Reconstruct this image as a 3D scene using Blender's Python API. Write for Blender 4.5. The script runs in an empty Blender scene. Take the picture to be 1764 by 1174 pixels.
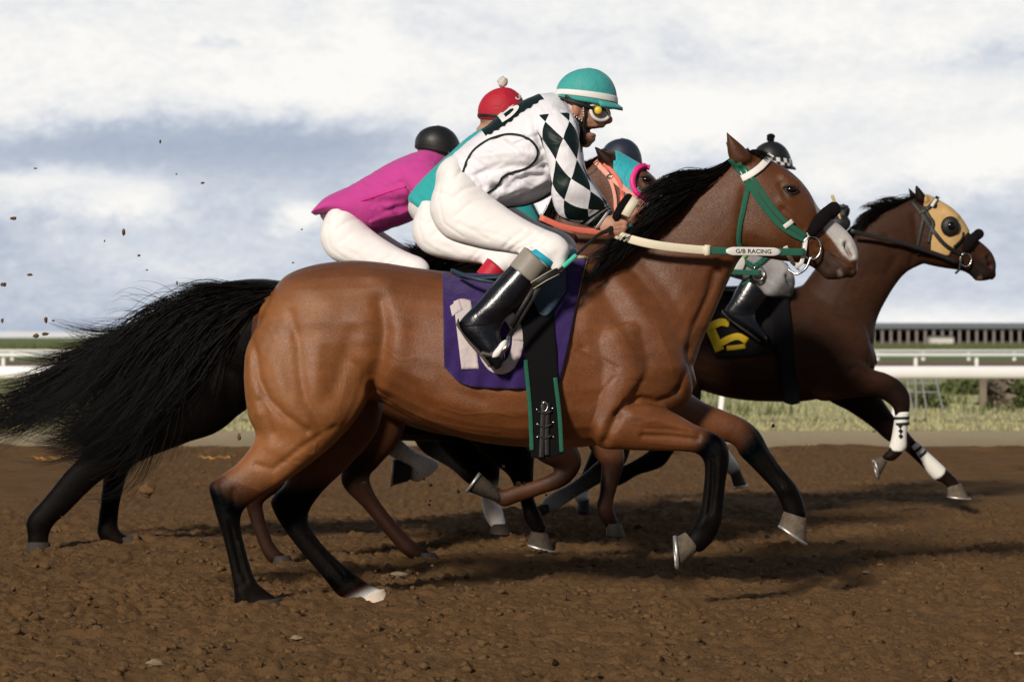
import bpy, bmesh, math, random
import numpy as np
from mathutils import Vector, Matrix, noise as mnoise
from mathutils.kdtree import KDTree
from mathutils.bvhtree import BVHTree
random.seed(7); RNG = np.random.default_rng(7)
S = bpy.context.scene; COL = S.collection

# ------------------------------------------------------------------ camera, sky, sun, exposure
F, CX, HY, CAMH = 4675.0, 882.0, 580.0, 1.094        # focal length in photo pixels, centre column, horizon row, eye height
cam = bpy.data.cameras.new('camera'); cam.sensor_width = 36.0; cam.lens = F / 1764 * 36
cam.shift_y = -(587 - HY) / 1764; cam.clip_start = 0.1; cam.clip_end = 6000
cam.dof.use_dof = True; cam.dof.focus_distance = 10.9; cam.dof.aperture_fstop = 5.6
camo = bpy.data.objects.new('camera', cam); COL.objects.link(camo)
camo.location = (0, 0, CAMH); camo.rotation_euler = (math.radians(90), 0, 0); S.camera = camo

SUN_EL, SUN_AZ = math.radians(26), math.radians(180 + 27)   # azimuth clockwise from +Y: behind the camera, to its left
tosun = Vector((math.sin(SUN_AZ) * math.cos(SUN_EL), math.cos(SUN_AZ) * math.cos(SUN_EL), math.sin(SUN_EL)))
sl = bpy.data.lights.new('sun', 'SUN'); sl.energy = 3.8; sl.angle = math.radians(7.0); sl.color = (1.0, .91, .80)
so = bpy.data.objects.new('sun', sl); COL.objects.link(so); so.rotation_euler = (-tosun).to_track_quat('-Z', 'Y').to_euler(); so.location = (-20, -20, 20)
S.view_settings.view_transform = 'Standard'; S.view_settings.look = 'None'; S.view_settings.exposure = 0.0; S.view_settings.gamma = 1.0

W = bpy.data.worlds.new('World'); S.world = W; W.use_nodes = True
class NB:                                              # small node-tree helper
    def __init__(s, nt): s.nt = nt; s.N = nt.nodes; s.L = nt.links
    def new(s, t, **k):
        n = s.N.new(t)
        for a, v in k.items(): setattr(n, a, v)
        return n
    def put(s, sock, v):
        if isinstance(v, bpy.types.NodeSocket): s.L.new(v, sock)
        else: sock.default_value = v
    def m(s, op, a, b=0.0, c=0.0, clamp=False):
        n = s.new('ShaderNodeMath', operation=op, use_clamp=clamp)
        s.put(n.inputs[0], a); s.put(n.inputs[1], b); s.put(n.inputs[2], c); return n.outputs[0]
    def mix(s, f, a, b, mode='MIX'):
        n = s.new('ShaderNodeMix', data_type='RGBA', blend_type=mode)
        s.put(n.inputs[0], f); s.put(n.inputs[6], a); s.put(n.inputs[7], b); return n.outputs[2]
    def noise(s, vec, scale, detail=4, rough=.55, dist=0.0):
        n = s.new('ShaderNodeTexNoise'); s.put(n.inputs['Vector'], vec); n.inputs['Scale'].default_value = scale
        n.inputs['Detail'].default_value = detail; n.inputs['Roughness'].default_value = rough; n.inputs['Distortion'].default_value = dist
        return n.outputs[0]
    def ramp(s, f, pts):
        n = s.new('ShaderNodeValToRGB'); s.put(n.inputs[0], f); e = n.color_ramp.elements
        while len(e) < len(pts): e.new(.5)
        for x, (p, c) in zip(e, pts): x.position = p; x.color = (*c, 1) if len(c) == 3 else c
        return n.outputs[0]
def lin(r, g, b):
    f = lambda c: (c/255/12.92) if c/255 <= .04045 else ((c/255+.055)/1.055)**2.4
    return (f(r), f(g), f(b), 1)

def build_sky():
    b = NB(W.node_tree); b.N.clear()
    out = b.new('ShaderNodeOutputWorld'); bg = b.new('ShaderNodeBackground'); bg.inputs[1].default_value = .1
    b.L.new(bg.outputs[0], out.inputs[0])
    sky = b.new('ShaderNodeTexSky', sky_type='NISHITA', sun_disc=False, sun_elevation=SUN_EL, sun_rotation=SUN_AZ, altitude=900.0, dust_density=2.0)
    tc = b.new('ShaderNodeTexCoord'); sx = b.new('ShaderNodeSeparateXYZ'); b.L.new(tc.outputs['Generated'], sx.inputs[0])
    az = b.m('ARCTAN2', sx.outputs[0], sx.outputs[1]); el = b.m('ARCSINE', sx.outputs[2])
    U = b.m('MULTIPLY', az, F/100); V = b.m('MULTIPLY', el, F/100)          # hundreds of photo pixels of arc: azimuth and height over the horizon
    cv = b.new('ShaderNodeCombineXYZ'); b.put(cv.inputs[0], b.m('MULTIPLY', U, .55)); b.put(cv.inputs[1], V); b.put(cv.inputs[2], b.m('MULTIPLY', sx.outputs[1], .7))
    n1 = b.noise(cv.outputs[0], .55, 6, .6, .5); n2 = b.noise(cv.outputs[0], 2.3, 8, .68, .4)
    nn = b.m('ADD', b.m('MULTIPLY', b.m('SUBTRACT', n1, .5), 1.5), b.m('MULTIPLY', b.m('SUBTRACT', n2, .5), 1.25))
    Ud = b.m('ADD', U, b.m('MULTIPLY', b.m('SUBTRACT', n1, .5), 2.2)); Vd = b.m('ADD', V, b.m('MULTIPLY', nn, .55))
    n3 = b.noise(cv.outputs[0], 7.0, 6, .65, .3)
    base = b.ramp(b.m('DIVIDE', V, 10), [(0, (.36,)*3), (.15, (.36,)*3), (.28, (.52,)*3), (.40, (.95,)*3), (.47, (.93,)*3), (.55, (.83,)*3), (.8, (.8,)*3)])
    f = base
    def blob(f, px, py, w, h, amp, p=1.0):
        u0, v0 = (px-CX)/100, (HY-py)/100
        q = b.m('ADD', b.m('POWER', b.m('ABSOLUTE', b.m('DIVIDE', b.m('SUBTRACT', Ud, u0), w/100)), 2.0), b.m('POWER', b.m('ABSOLUTE', b.m('DIVIDE', b.m('SUBTRACT', Vd, v0), h/100)), 2.0))
        return b.m('ADD', f, b.m('MULTIPLY', b.m('EXPONENT', b.m('MULTIPLY', q, -1.0)), amp))
    for a in [(230, 250, 430, 48, -.52), (560, 245, 170, 42, -.25), (640, 330, 140, 40, -.12), (120, 345, 190, 42, .42), (235, 355, 60, 30, .25), (515, 372, 42, 28, .62),
              (60, 310, 90, 22, .2), (330, 440, 330, 35, .16), (250, 555, 500, 26, -.12), (900, 390, 260, 120, .3),
              (1160, 215, 110, 50, .42), (1420, 320, 95, 60, .42), (1700, 285, 160, 55, .50), (1180, 120, 300, 38, -.2), (1700, 120, 160, 30, -.25),
              (1560, 215, 220, 26, -.05), (1600, 470, 300, 70, .14), (1640, 545, 260, 26, .45), (385, 78, 60, 9, -.22), (1000, 60, 200, 25, -.1)]:
        f = blob(f, *a)
    f = b.m('ADD', b.m('ADD', f, b.m('MULTIPLY', nn, .42)), b.m('MULTIPLY', b.m('SUBTRACT', n3, .5), .30), clamp=True)
    cl = b.ramp(f, [(0, lin(163, 176, 197)[:3]), (.3, lin(181, 191, 207)[:3]), (.55, lin(210, 216, 226)[:3]), (.78, lin(236, 237, 238)[:3]), (1, lin(253, 251, 247)[:3])])
    scl = b.new('ShaderNodeVectorMath', operation='SCALE'); b.put(scl.inputs[0], cl); scl.inputs[3].default_value = 10.0
    up = b.m('MULTIPLY', b.m('SUBTRACT', el, .16), 2.2, clamp=True)           # unseen sky overhead dimmed so the fill light stays low
    col = b.mix(up, scl.outputs[0], b.mix(.35, sky.outputs[0], (1.5, 1.6, 1.8, 1)))
    beh = b.m('MULTIPLY', b.m('SUBTRACT', .55, sx.outputs[1]), .85, clamp=True)      # unseen sky behind the camera greyed down to weaken the fill light
    col = b.mix(beh, col, (1.15, 1.3, 1.55, 1))
    b.put(bg.inputs[0], col)
build_sky()

# ------------------------------------------------------------------ helpers
def P(px, py, d): return Vector(((px - CX) * d / F, d, CAMH - (py - HY) * d / F))
def proj(v): return np.stack([CX + F * v[:, 0] / v[:, 1], HY + F * (CAMH - v[:, 2]) / v[:, 1]], 1)
ORG = {}
def thing(name, label, cat, loc=(0, 0, 0), group=None):
    o = bpy.data.objects.new(name, None); COL.objects.link(o); o.location = loc; ORG[o.name] = Vector(loc); o.empty_display_size = .1
    tag(o, label, cat, group); return o
def tag(o, label=None, cat=None, group=None, kind=None):
    if label: o['label'] = label
    if cat: o['category'] = cat
    if group: o['group'] = group
    if kind: o['kind'] = kind
    return o
def mk(name, verts, faces, mat, parent=None, smooth=True, col=None, uv=None):
    me = bpy.data.meshes.new(name); v = np.asarray(verts, float)
    org = Vector((0, 0, 0)) if parent is None else ORG.get(parent.name, Vector((0, 0, 0)))
    me.from_pydata((v - np.array(org)).tolist(), [], [tuple(int(i) for i in f) for f in faces]); 
    if smooth: me.polygons.foreach_set('use_smooth', [True] * len(me.polygons))
    if col is not None:
        a = me.color_attributes.new('col', 'FLOAT_COLOR', 'POINT'); c = np.ones((len(v), 4), np.float32); c[:, :3] = np.asarray(col)[:, :3]
        a.data.foreach_set('color', c.ravel())
    if uv is not None:
        l = me.uv_layers.new(name='uv'); vi = np.zeros(len(me.loops), int); me.loops.foreach_get('vertex_index', vi); l.data.foreach_set('uv', np.asarray(uv, np.float32)[vi].ravel())
    me.update(); o = bpy.data.objects.new(name, me); COL.objects.link(o)
    for m in (mat if isinstance(mat, (list, tuple)) else [mat]): me.materials.append(m)
    if parent is not None:
        o.parent = parent; ORG[o.name] = org
    return o
class MB:
    def __init__(s): s.v = []; s.f = []; s.c = []; s.uv = []
    def add(s, v, f, c=None, uv=None):
        o = len(s.v); s.v += [tuple(x) for x in v]; s.f += [tuple(i + o for i in q) for q in f]
        s.c += list(c) if c is not None else [(1, 1, 1)] * len(v); s.uv += list(uv) if uv is not None else [(0, 0)] * len(v); return s
    def box(s, a, b_):
        x0, y0, z0 = a; x1, y1, z1 = b_
        return s.add([(x0,y0,z0),(x1,y0,z0),(x1,y1,z0),(x0,y1,z0),(x0,y0,z1),(x1,y0,z1),(x1,y1,z1),(x0,y1,z1)], [(0,3,2,1),(4,5,6,7),(0,1,5,4),(1,2,6,5),(2,3,7,6),(3,0,4,7)])
    def obj(s, name, mat, parent=None, smooth=True, color=False): return mk(name, s.v, s.f, mat, parent, smooth, s.c if color else None, s.uv)
def catmull(a, sub):
    a = np.asarray(a, float); m = len(a)
    if m < 3 or sub <= 1: 
        if sub <= 1: return a
    e = np.vstack([2*a[:1]-a[1:2], a, 2*a[-1:]-a[-2:-1]]); out = []
    for i in range(m-1):
        p0, p1, p2, p3 = e[i], e[i+1], e[i+2], e[i+3]
        for k in range(sub):
            t = k/sub; out.append(.5*((2*p1)+(-p0+p2)*t+(2*p0-5*p1+4*p2-p3)*t*t+(-p0+3*p1-3*p2+p3)*t**3))
    out.append(a[-1]); return np.array(out)
def resample(pts, n):
    p = catmull(np.asarray(pts, float), 8) if len(pts) > 2 else np.asarray(pts, float)
    d = np.r_[0, np.cumsum(np.linalg.norm(np.diff(p[:, :2], axis=0), axis=1))]; t = np.linspace(0, d[-1], n)
    return np.stack([np.interp(t, d, p[:, k]) for k in range(p.shape[1])], 1)
def loft3(A, B, w, k=None, n=24, cap=.8, colr=None, side=None, p=1.0):
    """rings between opposite edge points A and B, half-width w along the depth axis; returns verts, faces, colours, uv"""
    A, B, w = np.asarray(A, float), np.asarray(B, float), np.asarray(w, float); M = len(A); c = (A+B)/2; u = (A-B)/2
    th = np.linspace(0, 2*math.pi, n, endpoint=False); ct, st = np.cos(th), np.sin(th)
    if p != 1.0: ct, st = np.sign(ct)*abs(ct)**p, np.sign(st)*abs(st)**p
    k = np.zeros(M) if k is None else np.asarray(k, float)
    sd = np.tile(np.array([[0., 1., 0.]]), (M, 1)) if side is None else np.asarray(side, float)
    rings = [(c[i], u[i], w[i]*sd[i], k[i], i) for i in range(M)]
    if cap:
        for end in (0, M-1):
            j = 1 if end == 0 else M-2
            ax = c[end]-c[j]; ln = np.linalg.norm(ax); ax = ax/ln if ln > 1e-9 else ax
            r = min(np.linalg.norm(u[end]), w[end])*cap
            ex = [(c[end]+ax*r*h, u[end]*s_, w[end]*sd[end]*s_, k[end], end) for h, s_ in ((.45, .88), (.8, .6), (.97, .25))]
            rings = (ex[::-1] + rings) if end == 0 else (rings + ex)
    V = []; Cc = []; UV = []
    for ri, (cc, uu, ww, kk, i) in enumerate(rings):
        for j in range(n):
            V.append(cc + uu*ct[j] + ww*st[j]*(1-kk*ct[j])); UV.append((j/n, ri/max(1, len(rings)-1)))
            Cc.append(colr[i] if colr is not None else (1, 1, 1))
    Fc = []
    R = len(rings)
    for r in range(R-1):
        for j in range(n):
            j2 = (j+1) % n; Fc.append((r*n+j, r*n+j2, (r+1)*n+j2, (r+1)*n+j))
    if cap:
        for r, fl in ((0, True), (R-1, False)):
            o = len(V); V.append(rings[r][0]); UV.append((.5, 0)); Cc.append(Cc[r*n]); 
            for j in range(n):
                j2 = (j+1) % n; Fc.append((o, r*n+j2, r*n+j) if fl else (o, r*n+j, r*n+j2))
    return V, Fc, Cc, UV
def secs3(secs, d, sub=5):
    """sections (ax, ay, bx, by, half width, depth offset[, colour index/tuple[, pear]]) -> interpolated A, B, w, k, colours"""
    rows = []
    for s in secs:
        c = s[6] if len(s) > 6 and s[6] is not None else (1, 1, 1); k = s[7] if len(s) > 7 else 0.0
        a, b = P(s[0], s[1], d+s[5]), P(s[2], s[3], d+s[5]); rows.append([*a, *b, s[4], k, *c])
    r = catmull(rows, sub); return r[:, 0:3], r[:, 3:6], np.maximum(r[:, 6], .002), r[:, 7], np.clip(r[:, 8:11], 0, 1)
def loft(secs, d, sub=5, n=24, cap=.8, p=1.0):
    A, B, w, k, c = secs3(secs, d, sub); return loft3(A, B, w, k, n, cap, c, None, p)
def limb(pts, ratio=1.0):
    """centre line (x, y, radius px, depth offset[, colour]) -> sections"""
    out = []; q = np.array([p[:2] for p in pts], float)
    for i, p in enumerate(pts):
        t = q[min(i+1, len(q)-1)] - q[max(i-1, 0)]; t /= max(1e-6, np.linalg.norm(t)); nrm = np.array([t[1], -t[0]])
        a, b = q[i]+nrm*p[2], q[i]-nrm*p[2]; out.append((a[0], a[1], b[0], b[1], p[2]*ratio, p[3], p[4] if len(p) > 4 else None))
    return out
def limbm(pts, d, ratio=1.0): return [(s[0], s[1], s[2], s[3], s[4]*(d+s[5])/F, s[5], s[6]) for s in limb(pts, ratio)]
def tube3(pts, rad, n=10, sub=4, cap=.9):
    pts = catmull(np.asarray(pts, float), sub); rad = catmull(np.asarray(rad, float)[:, None], sub)[:, 0]
    T = np.gradient(pts, axis=0); T /= np.maximum(np.linalg.norm(T, axis=1), 1e-9)[:, None]
    up = np.array([0., 1., 0.]); 
    if abs(T[0] @ up) > .9: up = np.array([1., 0, 0])
    U = []; 
    for t in T:
        u = up - t*(up @ t); u /= max(1e-9, np.linalg.norm(u)); U.append(u); up = u
    U = np.array(U); Sd = np.cross(T, U)
    return loft3(pts+U*rad[:, None], pts-U*rad[:, None], rad, None, n, cap, None, Sd)
def ell(px, py, d, rx, ry, rz, n=14):
    c = P(px, py, d); V = []; Fc = []
    for i in range(n+1):
        a = math.pi*i/n
        for j in range(n): V.append((c.x+rx*math.sin(a)*math.cos(2*math.pi*j/n), c.y+ry*math.sin(a)*math.sin(2*math.pi*j/n), c.z+rz*math.cos(a)))
    for i in range(n):
        for j in range(n): Fc.append((i*n+j, i*n+(j+1) % n, (i+1)*n+(j+1) % n, (i+1)*n+j))
    return V, Fc
def aff(src, dst):
    s = np.array([[*p, 1] for p in src], float); t = np.array(dst, float); M_ = np.linalg.solve(s, t)
    return lambda x, y: tuple(np.array([x, y, 1.0]) @ M_)
def mapsec(secs, f): return [(*f(s[0], s[1]), *f(s[2], s[3]), *s[4:]) for s in secs]

def fuse(name, parts, voxel, smooth_it=6, smooth_f=.5):
    """union of closed lofts into one continuous surface -> (verts, faces, per-vertex colour)"""
    mb = MB()
    for q in parts: mb.add(q[0], q[1], q[2] if len(q) > 2 else None)
    me = bpy.data.meshes.new('t'); me.from_pydata(mb.v, [], mb.f); bm = bmesh.new(); bm.from_mesh(me); bmesh.ops.recalc_face_normals(bm, faces=bm.faces); bm.to_mesh(me); bm.free()
    o = bpy.data.objects.new('t', me); COL.objects.link(o)
    r = o.modifiers.new('r', 'REMESH'); r.mode = 'VOXEL'; r.voxel_size = voxel
    if smooth_it: s = o.modifiers.new('s', 'SMOOTH'); s.iterations = smooth_it; s.factor = smooth_f
    dg = bpy.context.evaluated_depsgraph_get(); ev = o.evaluated_get(dg); m2 = ev.to_mesh()
    n = len(m2.vertices); v = np.zeros(n*3); m2.vertices.foreach_get('co', v); v = v.reshape(-1, 3).copy(); nr = np.zeros(n*3); m2.vertices.foreach_get('normal', nr); nr = nr.reshape(-1, 3).copy()
    f = [tuple(p.vertices) for p in m2.polygons]; ev.to_mesh_clear(); bpy.data.objects.remove(o); bpy.data.meshes.remove(me)
    kd = KDTree(len(mb.v)); 
    for i, q in enumerate(mb.v): kd.insert(q, i)
    kd.balance(); ca = np.array([c[:3] for c in mb.c], float); col = np.zeros((n, 3))
    for i in range(n):
        h = kd.find_n(v[i], 5); wt = np.array([1/(x[2]+.004)**2 for x in h]); col[i] = (ca[[x[1] for x in h]]*wt[:, None]).sum(0)/wt.sum()
    return v, f, col, nr
def segdist(p, line):
    best = np.full(len(p), 1e9)
    for a, b in zip(line[:-1], line[1:]):
        a, b = np.array(a[:2], float), np.array(b[:2], float); ab = b-a; t = np.clip(((p-a) @ ab)/max(1e-9, ab @ ab), 0, 1)
        best = np.minimum(best, np.linalg.norm(p-(a+t[:, None]*ab), axis=1))
    return best
def strokes(v, nr, lst, yc):
    p = proj(v)
    for st in lst:
        line, wid, dep = st[:3]; sd = st[3] if len(st) > 3 else 0
        dd = segdist(p, line); a = dep*np.exp(-(dd/wid)**2)*np.clip(np.abs(nr[:, 1])*1.3, 0, 1)
        if sd == -1: a *= (v[:, 1] < yc)
        v = v + nr*a[:, None]
    return v
class Surf:
    def __init__(s, *objs):
        vs = []; fs = []
        for o in objs:
            if isinstance(o, tuple): v, f = o[0], o[1]
            else:
                org = np.array(ORG.get(o.name, (0, 0, 0))) if o.parent else np.zeros(3); me = o.data; v = np.zeros(len(me.vertices)*3); me.vertices.foreach_get('co', v); v = v.reshape(-1, 3)+org; f = [tuple(p.vertices) for p in me.polygons]
            k = len(vs); vs += [tuple(x) for x in v]; fs += [tuple(i+k for i in q) for q in f]
        s.t = BVHTree.FromPolygons(vs, fs)
    def hit(s, px, py):
        o = Vector((0, 0, CAMH)); d = (P(px, py, 1.0)-o).normalized(); h = s.t.ray_cast(o, d)
        return (h[0], h[1] if h[1].dot(d) < 0 else -h[1]) if h[0] is not None else (None, None)
def drape(surf, pts, off, d0):
    """pixels -> points lying on the near side of a surface, lifted by off; misses take the depth of their neighbours"""
    H_ = [surf.hit(*p[:2]) for p in pts]; ys = np.array([h[0].y if h[0] is not None else np.nan for h in H_]); idx = np.arange(len(pts)); ok = ~np.isnan(ys)
    if not ok.any(): ys[:] = d0
    else: ys = np.interp(idx, idx[ok], ys[ok])
    out = []; N = []
    for p, y, h in zip(pts, ys, H_):
        n = h[1] if h[1] is not None else (N[-1] if N else Vector((0, -1, 0))); out.append(P(p[0], p[1], y)+n*off); N.append(n)
    return out, N
def ribbon(pts, nrm, w, th, closed=False):
    pts = np.array([tuple(p) for p in pts]); N = np.array([tuple(p) for p in nrm]); k = len(pts); w = np.full(k, w) if np.isscalar(w) else np.interp(np.linspace(0, 1, k), np.linspace(0, 1, len(w)), w)
    for _ in range(2): N = (np.vstack([N[:1], N[:-1]])+N+np.vstack([N[1:], N[-1:]]))/3
    T = np.gradient(pts, axis=0); T /= np.maximum(np.linalg.norm(T, axis=1), 1e-9)[:, None]; Sd = np.cross(T, N); Sd /= np.maximum(np.linalg.norm(Sd, axis=1), 1e-9)[:, None]; N = np.cross(Sd, T)
    prof = [(-.5, -.5), (-.5, .2), (-.4, .5), (.4, .5), (.5, .2), (.5, -.5)]; V = []; UV = []; Fc = []; q = len(prof)
    for i in range(k):
        for a, b in prof: V.append(pts[i]+Sd[i]*a*w[i]+N[i]*b*th); UV.append((a+.5, i/(k-1)))
    for i in range(k-1):
        for j in range(q): Fc.append((i*q+j, i*q+(j+1) % q, (i+1)*q+(j+1) % q, (i+1)*q+j))
    Fc.append(tuple(range(q))[::-1]); Fc.append(tuple((k-1)*q+j for j in range(q))); return V, Fc, None, UV
def strap(surf, line, wpx, off, d0, th=.004, n=40):
    pts = resample([(p[0], p[1]) for p in line], n); q, N = drape(surf, pts, off, d0); w = np.array(wpx)*d0/F if not np.isscalar(wpx) else wpx*d0/F
    q = np.array([tuple(x) for x in q]); q[:, 1] = smooth1(q[:, 1], 3); return ribbon(q, N, w, th)
def smooth1(a, it):
    a = np.array(a, float)
    for _ in range(it): b = a.copy(); b[1:-1] = (a[:-2]+2*a[1:-1]+a[2:])/4; a = b
    return a
def patch(surf, top, bot, nu, nv, off, d0, hang=True, th=.006, ripple=0.0, lay=.0):
    """cloth between two edge polylines, hanging over the surface, with thickness"""
    t, b = resample(top, nu), resample(bot, nu); G = np.zeros((nv, nu, 3))
    for i in range(nu):
        col = [t[i]+(b[i]-t[i])*j/(nv-1) for j in range(nv)]; q, N = drape(surf, col, 0, d0); ys = np.array([x.y for x in q])
        if hang: ys = np.minimum.accumulate(ys)+np.linspace(0, .004, nv)
        ys = smooth1(ys, 4)-off
        for j in range(nv):
            y = ys[j]-ripple*math.sin(i*.9+j*.25)*(j/nv)-lay; G[j, i] = P(col[j][0], col[j][1], y)
    G[:, :, 1] = np.apply_along_axis(lambda r: smooth1(r, 3), 1, G[:, :, 1])
    V = [tuple(x) for x in G.reshape(-1, 3)]; m = len(V); V += [(x, y+th, z) for x, y, z in V]; Fc = []; UV = [(i/(nu-1), j/(nv-1)) for j in range(nv) for i in range(nu)]*2
    for j in range(nv-1):
        for i in range(nu-1):
            a = j*nu+i; Fc.append((a, a+nu, a+nu+1, a+1)); Fc.append((m+a, m+a+1, m+a+nu+1, m+a+nu))
    edge = [j*nu for j in range(nv)]+[(nv-1)*nu+i for i in range(1, nu)]+[j*nu+nu-1 for j in range(nv-2, -1, -1)]+[i for i in range(nu-2, 0, -1)]
    for a, c in zip(edge, edge[1:]+edge[:1]): Fc.append((a, a+m, c+m, c))
    return V, Fc, None, UV
def text_mesh(txt, res=3):
    cu = bpy.data.curves.new('t', 'FONT'); cu.body = txt; cu.align_x = 'CENTER'; cu.align_y = 'CENTER'; cu.resolution_u = res; cu.offset = .012
    o = bpy.data.objects.new('t', cu); COL.objects.link(o); dg = bpy.context.evaluated_depsgraph_get(); me = bpy.data.meshes.new_from_object(o.evaluated_get(dg))
    bm = bmesh.new(); bm.from_mesh(me); bmesh.ops.triangulate(bm, faces=bm.faces)
    for _ in range(2):
        le = [e for e in bm.edges if e.calc_length() > .12]
        if le: bmesh.ops.subdivide_edges(bm, edges=le, cuts=1); bmesh.ops.triangulate(bm, faces=bm.faces)
    v = [tuple(x.co) for x in bm.verts]; f = [tuple(y.index for y in x.verts) for x in bm.faces]; bm.free(); bpy.data.objects.remove(o); return v, f
def text_on(surf, txt, px, py, hpx, ang, off, d0, sx=1.0):
    v, f = text_mesh(txt); c, s = math.cos(ang), math.sin(ang); pts = [(px+(x*sx*c+y*s)*hpx, py-(-x*sx*s+y*c)*hpx) for x, y, z in v]
    out = []
    for p in pts:
        h = surf.hit(*p); out.append((P(p[0], p[1], h[0].y) + h[1]*off) if h[0] is not None else P(p[0], p[1], d0))
    return out, f
def vnoise(x, y, seed=0):
    xi, yi = np.floor(x).astype(np.int64), np.floor(y).astype(np.int64); xf, yf = x-xi, y-yi; xf = xf*xf*(3-2*xf); yf = yf*yf*(3-2*yf)
    def h(a, b):
        n = (a*374761393+b*668265263+seed*974711) & 0xffffffff; n = ((n ^ (n >> 13))*1274126177) & 0xffffffff; return ((n ^ (n >> 16)) & 0xffff)/65535.0
    return (h(xi, yi)*(1-xf)+h(xi+1, yi)*xf)*(1-yf)+(h(xi, yi+1)*(1-xf)+h(xi+1, yi+1)*xf)*yf
def hair(guides, d, S_, r, K=14, jit=6.0, jtip=24.0, seed=1, sub_y=.05, wave=4.0, tlo=.72):
    """strands spread between guide lines given as (px, py, depth offset) -> thin three-sided tapering tubes"""
    g = np.array([resample(q, K) for q in guides]); rg = np.random.default_rng(seed); n = len(g); t = rg.random(S_)*(n-1); i = np.minimum(t.astype(int), n-2); fr = (t-i)[:, None, None]
    c = g[i]*(1-fr)+g[i+1]*fr; s = np.linspace(0, 1, K)[None, :, None]
    end = (tlo+(1-tlo)*rg.random(S_)**.6)[:, None]; kk = np.linspace(0, 1, K)[None, :]*end*(K-1); k0 = np.minimum(kk.astype(int), K-2); kf = (kk-k0)[:, :, None]; ar = np.arange(S_)[:, None]
    c = c[ar, k0]*(1-kf)+c[ar, k0+1]*kf
    off = rg.normal(size=(S_, 1, 2)); nc = max(6, S_//45); ck = np.minimum((t/(n-1)*nc).astype(int), nc-1); co = rg.normal(size=(nc, 1, 2))[ck]; cp = (rg.random((nc, 1, 1))*6.28)[ck]; cw = rg.normal(size=(nc, 1, 2))[ck]
    c[:, :, :2] += off*(jit*.6+(jtip*.42-jit*.6)*s**1.5)+co*jtip*.95*s**1.6+wave*1.7*np.sin(s*5+cp)*s*cw+wave*.35*np.sin(s*8+rg.random((S_, 1, 1))*6.28)*s*off
    c[:, :, 2] += rg.normal(size=(S_, 1))*sub_y*(.4+s[:, :, 0])
    y = d+c[:, :, 2]; X = np.stack([(c[:, :, 0]-CX)*y/F, y, CAMH-(c[:, :, 1]-HY)*y/F], 2)
    T = np.gradient(X, axis=1); T /= np.maximum(np.linalg.norm(T, axis=2), 1e-9)[:, :, None]; A = np.cross(T, [0, 1., 0]); A /= np.maximum(np.linalg.norm(A, axis=2), 1e-9)[:, :, None]; B = np.cross(T, A)
    rr = r*(1-.92*np.linspace(0, 1, K)**2)[None, :, None]*(.6+.8*rg.random((S_, 1, 1)))
    R3 = [X+(A*math.cos(a)+B*math.sin(a))*rr for a in (0, 2.094, 4.189)]; V = np.stack(R3, 2).reshape(-1, 3)
    base = (np.arange(S_)[:, None]*K+np.arange(K-1)[None, :])*3; Fc = []
    for j in range(3):
        j2 = (j+1) % 3; Fc.append(np.stack([base+j, base+j2, base+3+j2, base+3+j], 2).reshape(-1, 4))
    return V, np.concatenate(Fc)

# ------------------------------------------------------------------ materials
def mat(name, color=(.5, .5, .5), rough=.7, spec=.4, var=.12, vscale=30, bump=.0, bscale=200, metal=0.0, sheen=0.0, coat=0.0, attr=False, weave=0.0, alpha=1.0, trans=0.0, cbump=0.0, cscale=14):
    m = bpy.data.materials.new(name); m.use_nodes = True; b = NB(m.node_tree); bs = b.N['Principled BSDF']; tc = b.new('ShaderNodeTexCoord'); ob = tc.outputs['Object']
    if attr: a = b.new('ShaderNodeAttribute', attribute_name='col'); base = a.outputs[0]
    else: base = (*color[:3], 1)
    n = b.noise(ob, vscale, 5, .6); f = b.m('ADD', b.m('MULTIPLY', b.m('SUBTRACT', n, .5), var*2.5), 1.0)
    vm = b.new('ShaderNodeVectorMath', operation='SCALE')
    if attr: b.put(vm.inputs[0], base)
    else: vm.inputs[0].default_value = color[:3]
    b.put(vm.inputs[3], f); b.put(bs.inputs['Base Color'], vm.outputs[0])
    b.put(bs.inputs['Roughness'], b.m('ADD', b.m('MULTIPLY', b.m('SUBTRACT', n, .5), .25), rough, clamp=True)); bs.inputs['Specular IOR Level'].default_value = spec; bs.inputs['Metallic'].default_value = metal
    bs.inputs['Sheen Weight'].default_value = sheen; bs.inputs['Sheen Roughness'].default_value = .4; bs.inputs['Coat Weight'].default_value = coat; bs.inputs['Coat Roughness'].default_value = .15; bs.inputs['Transmission Weight'].default_value = trans
    h = None
    if bump: h = b.m('MULTIPLY', b.noise(ob, bscale, 4, .6), bump)
    if cbump: h2 = b.m('MULTIPLY', b.noise(ob, cscale, 3, .5, .6), cbump); h = h2 if h is None else b.m('ADD', h, h2)
    if weave:
        w = b.new('ShaderNodeTexWave'); w.inputs['Scale'].default_value = 130; b.put(w.inputs[0], ob); w2 = b.new('ShaderNodeTexWave', bands_direction='Z'); w2.inputs['Scale'].default_value = 130; b.put(w2.inputs[0], ob)
        h3 = b.m('MULTIPLY', b.m('ADD', w.outputs[1], w2.outputs[1]), weave); h = h3 if h is None else b.m('ADD', h, h3)
    if h is not None: bp = b.new('ShaderNodeBump'); bp.inputs['Strength'].default_value = 1.0; bp.inputs['Distance'].default_value = .01; b.put(bp.inputs['Height'], h); b.L.new(bp.outputs[0], bs.inputs['Normal'])
    return m
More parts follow.
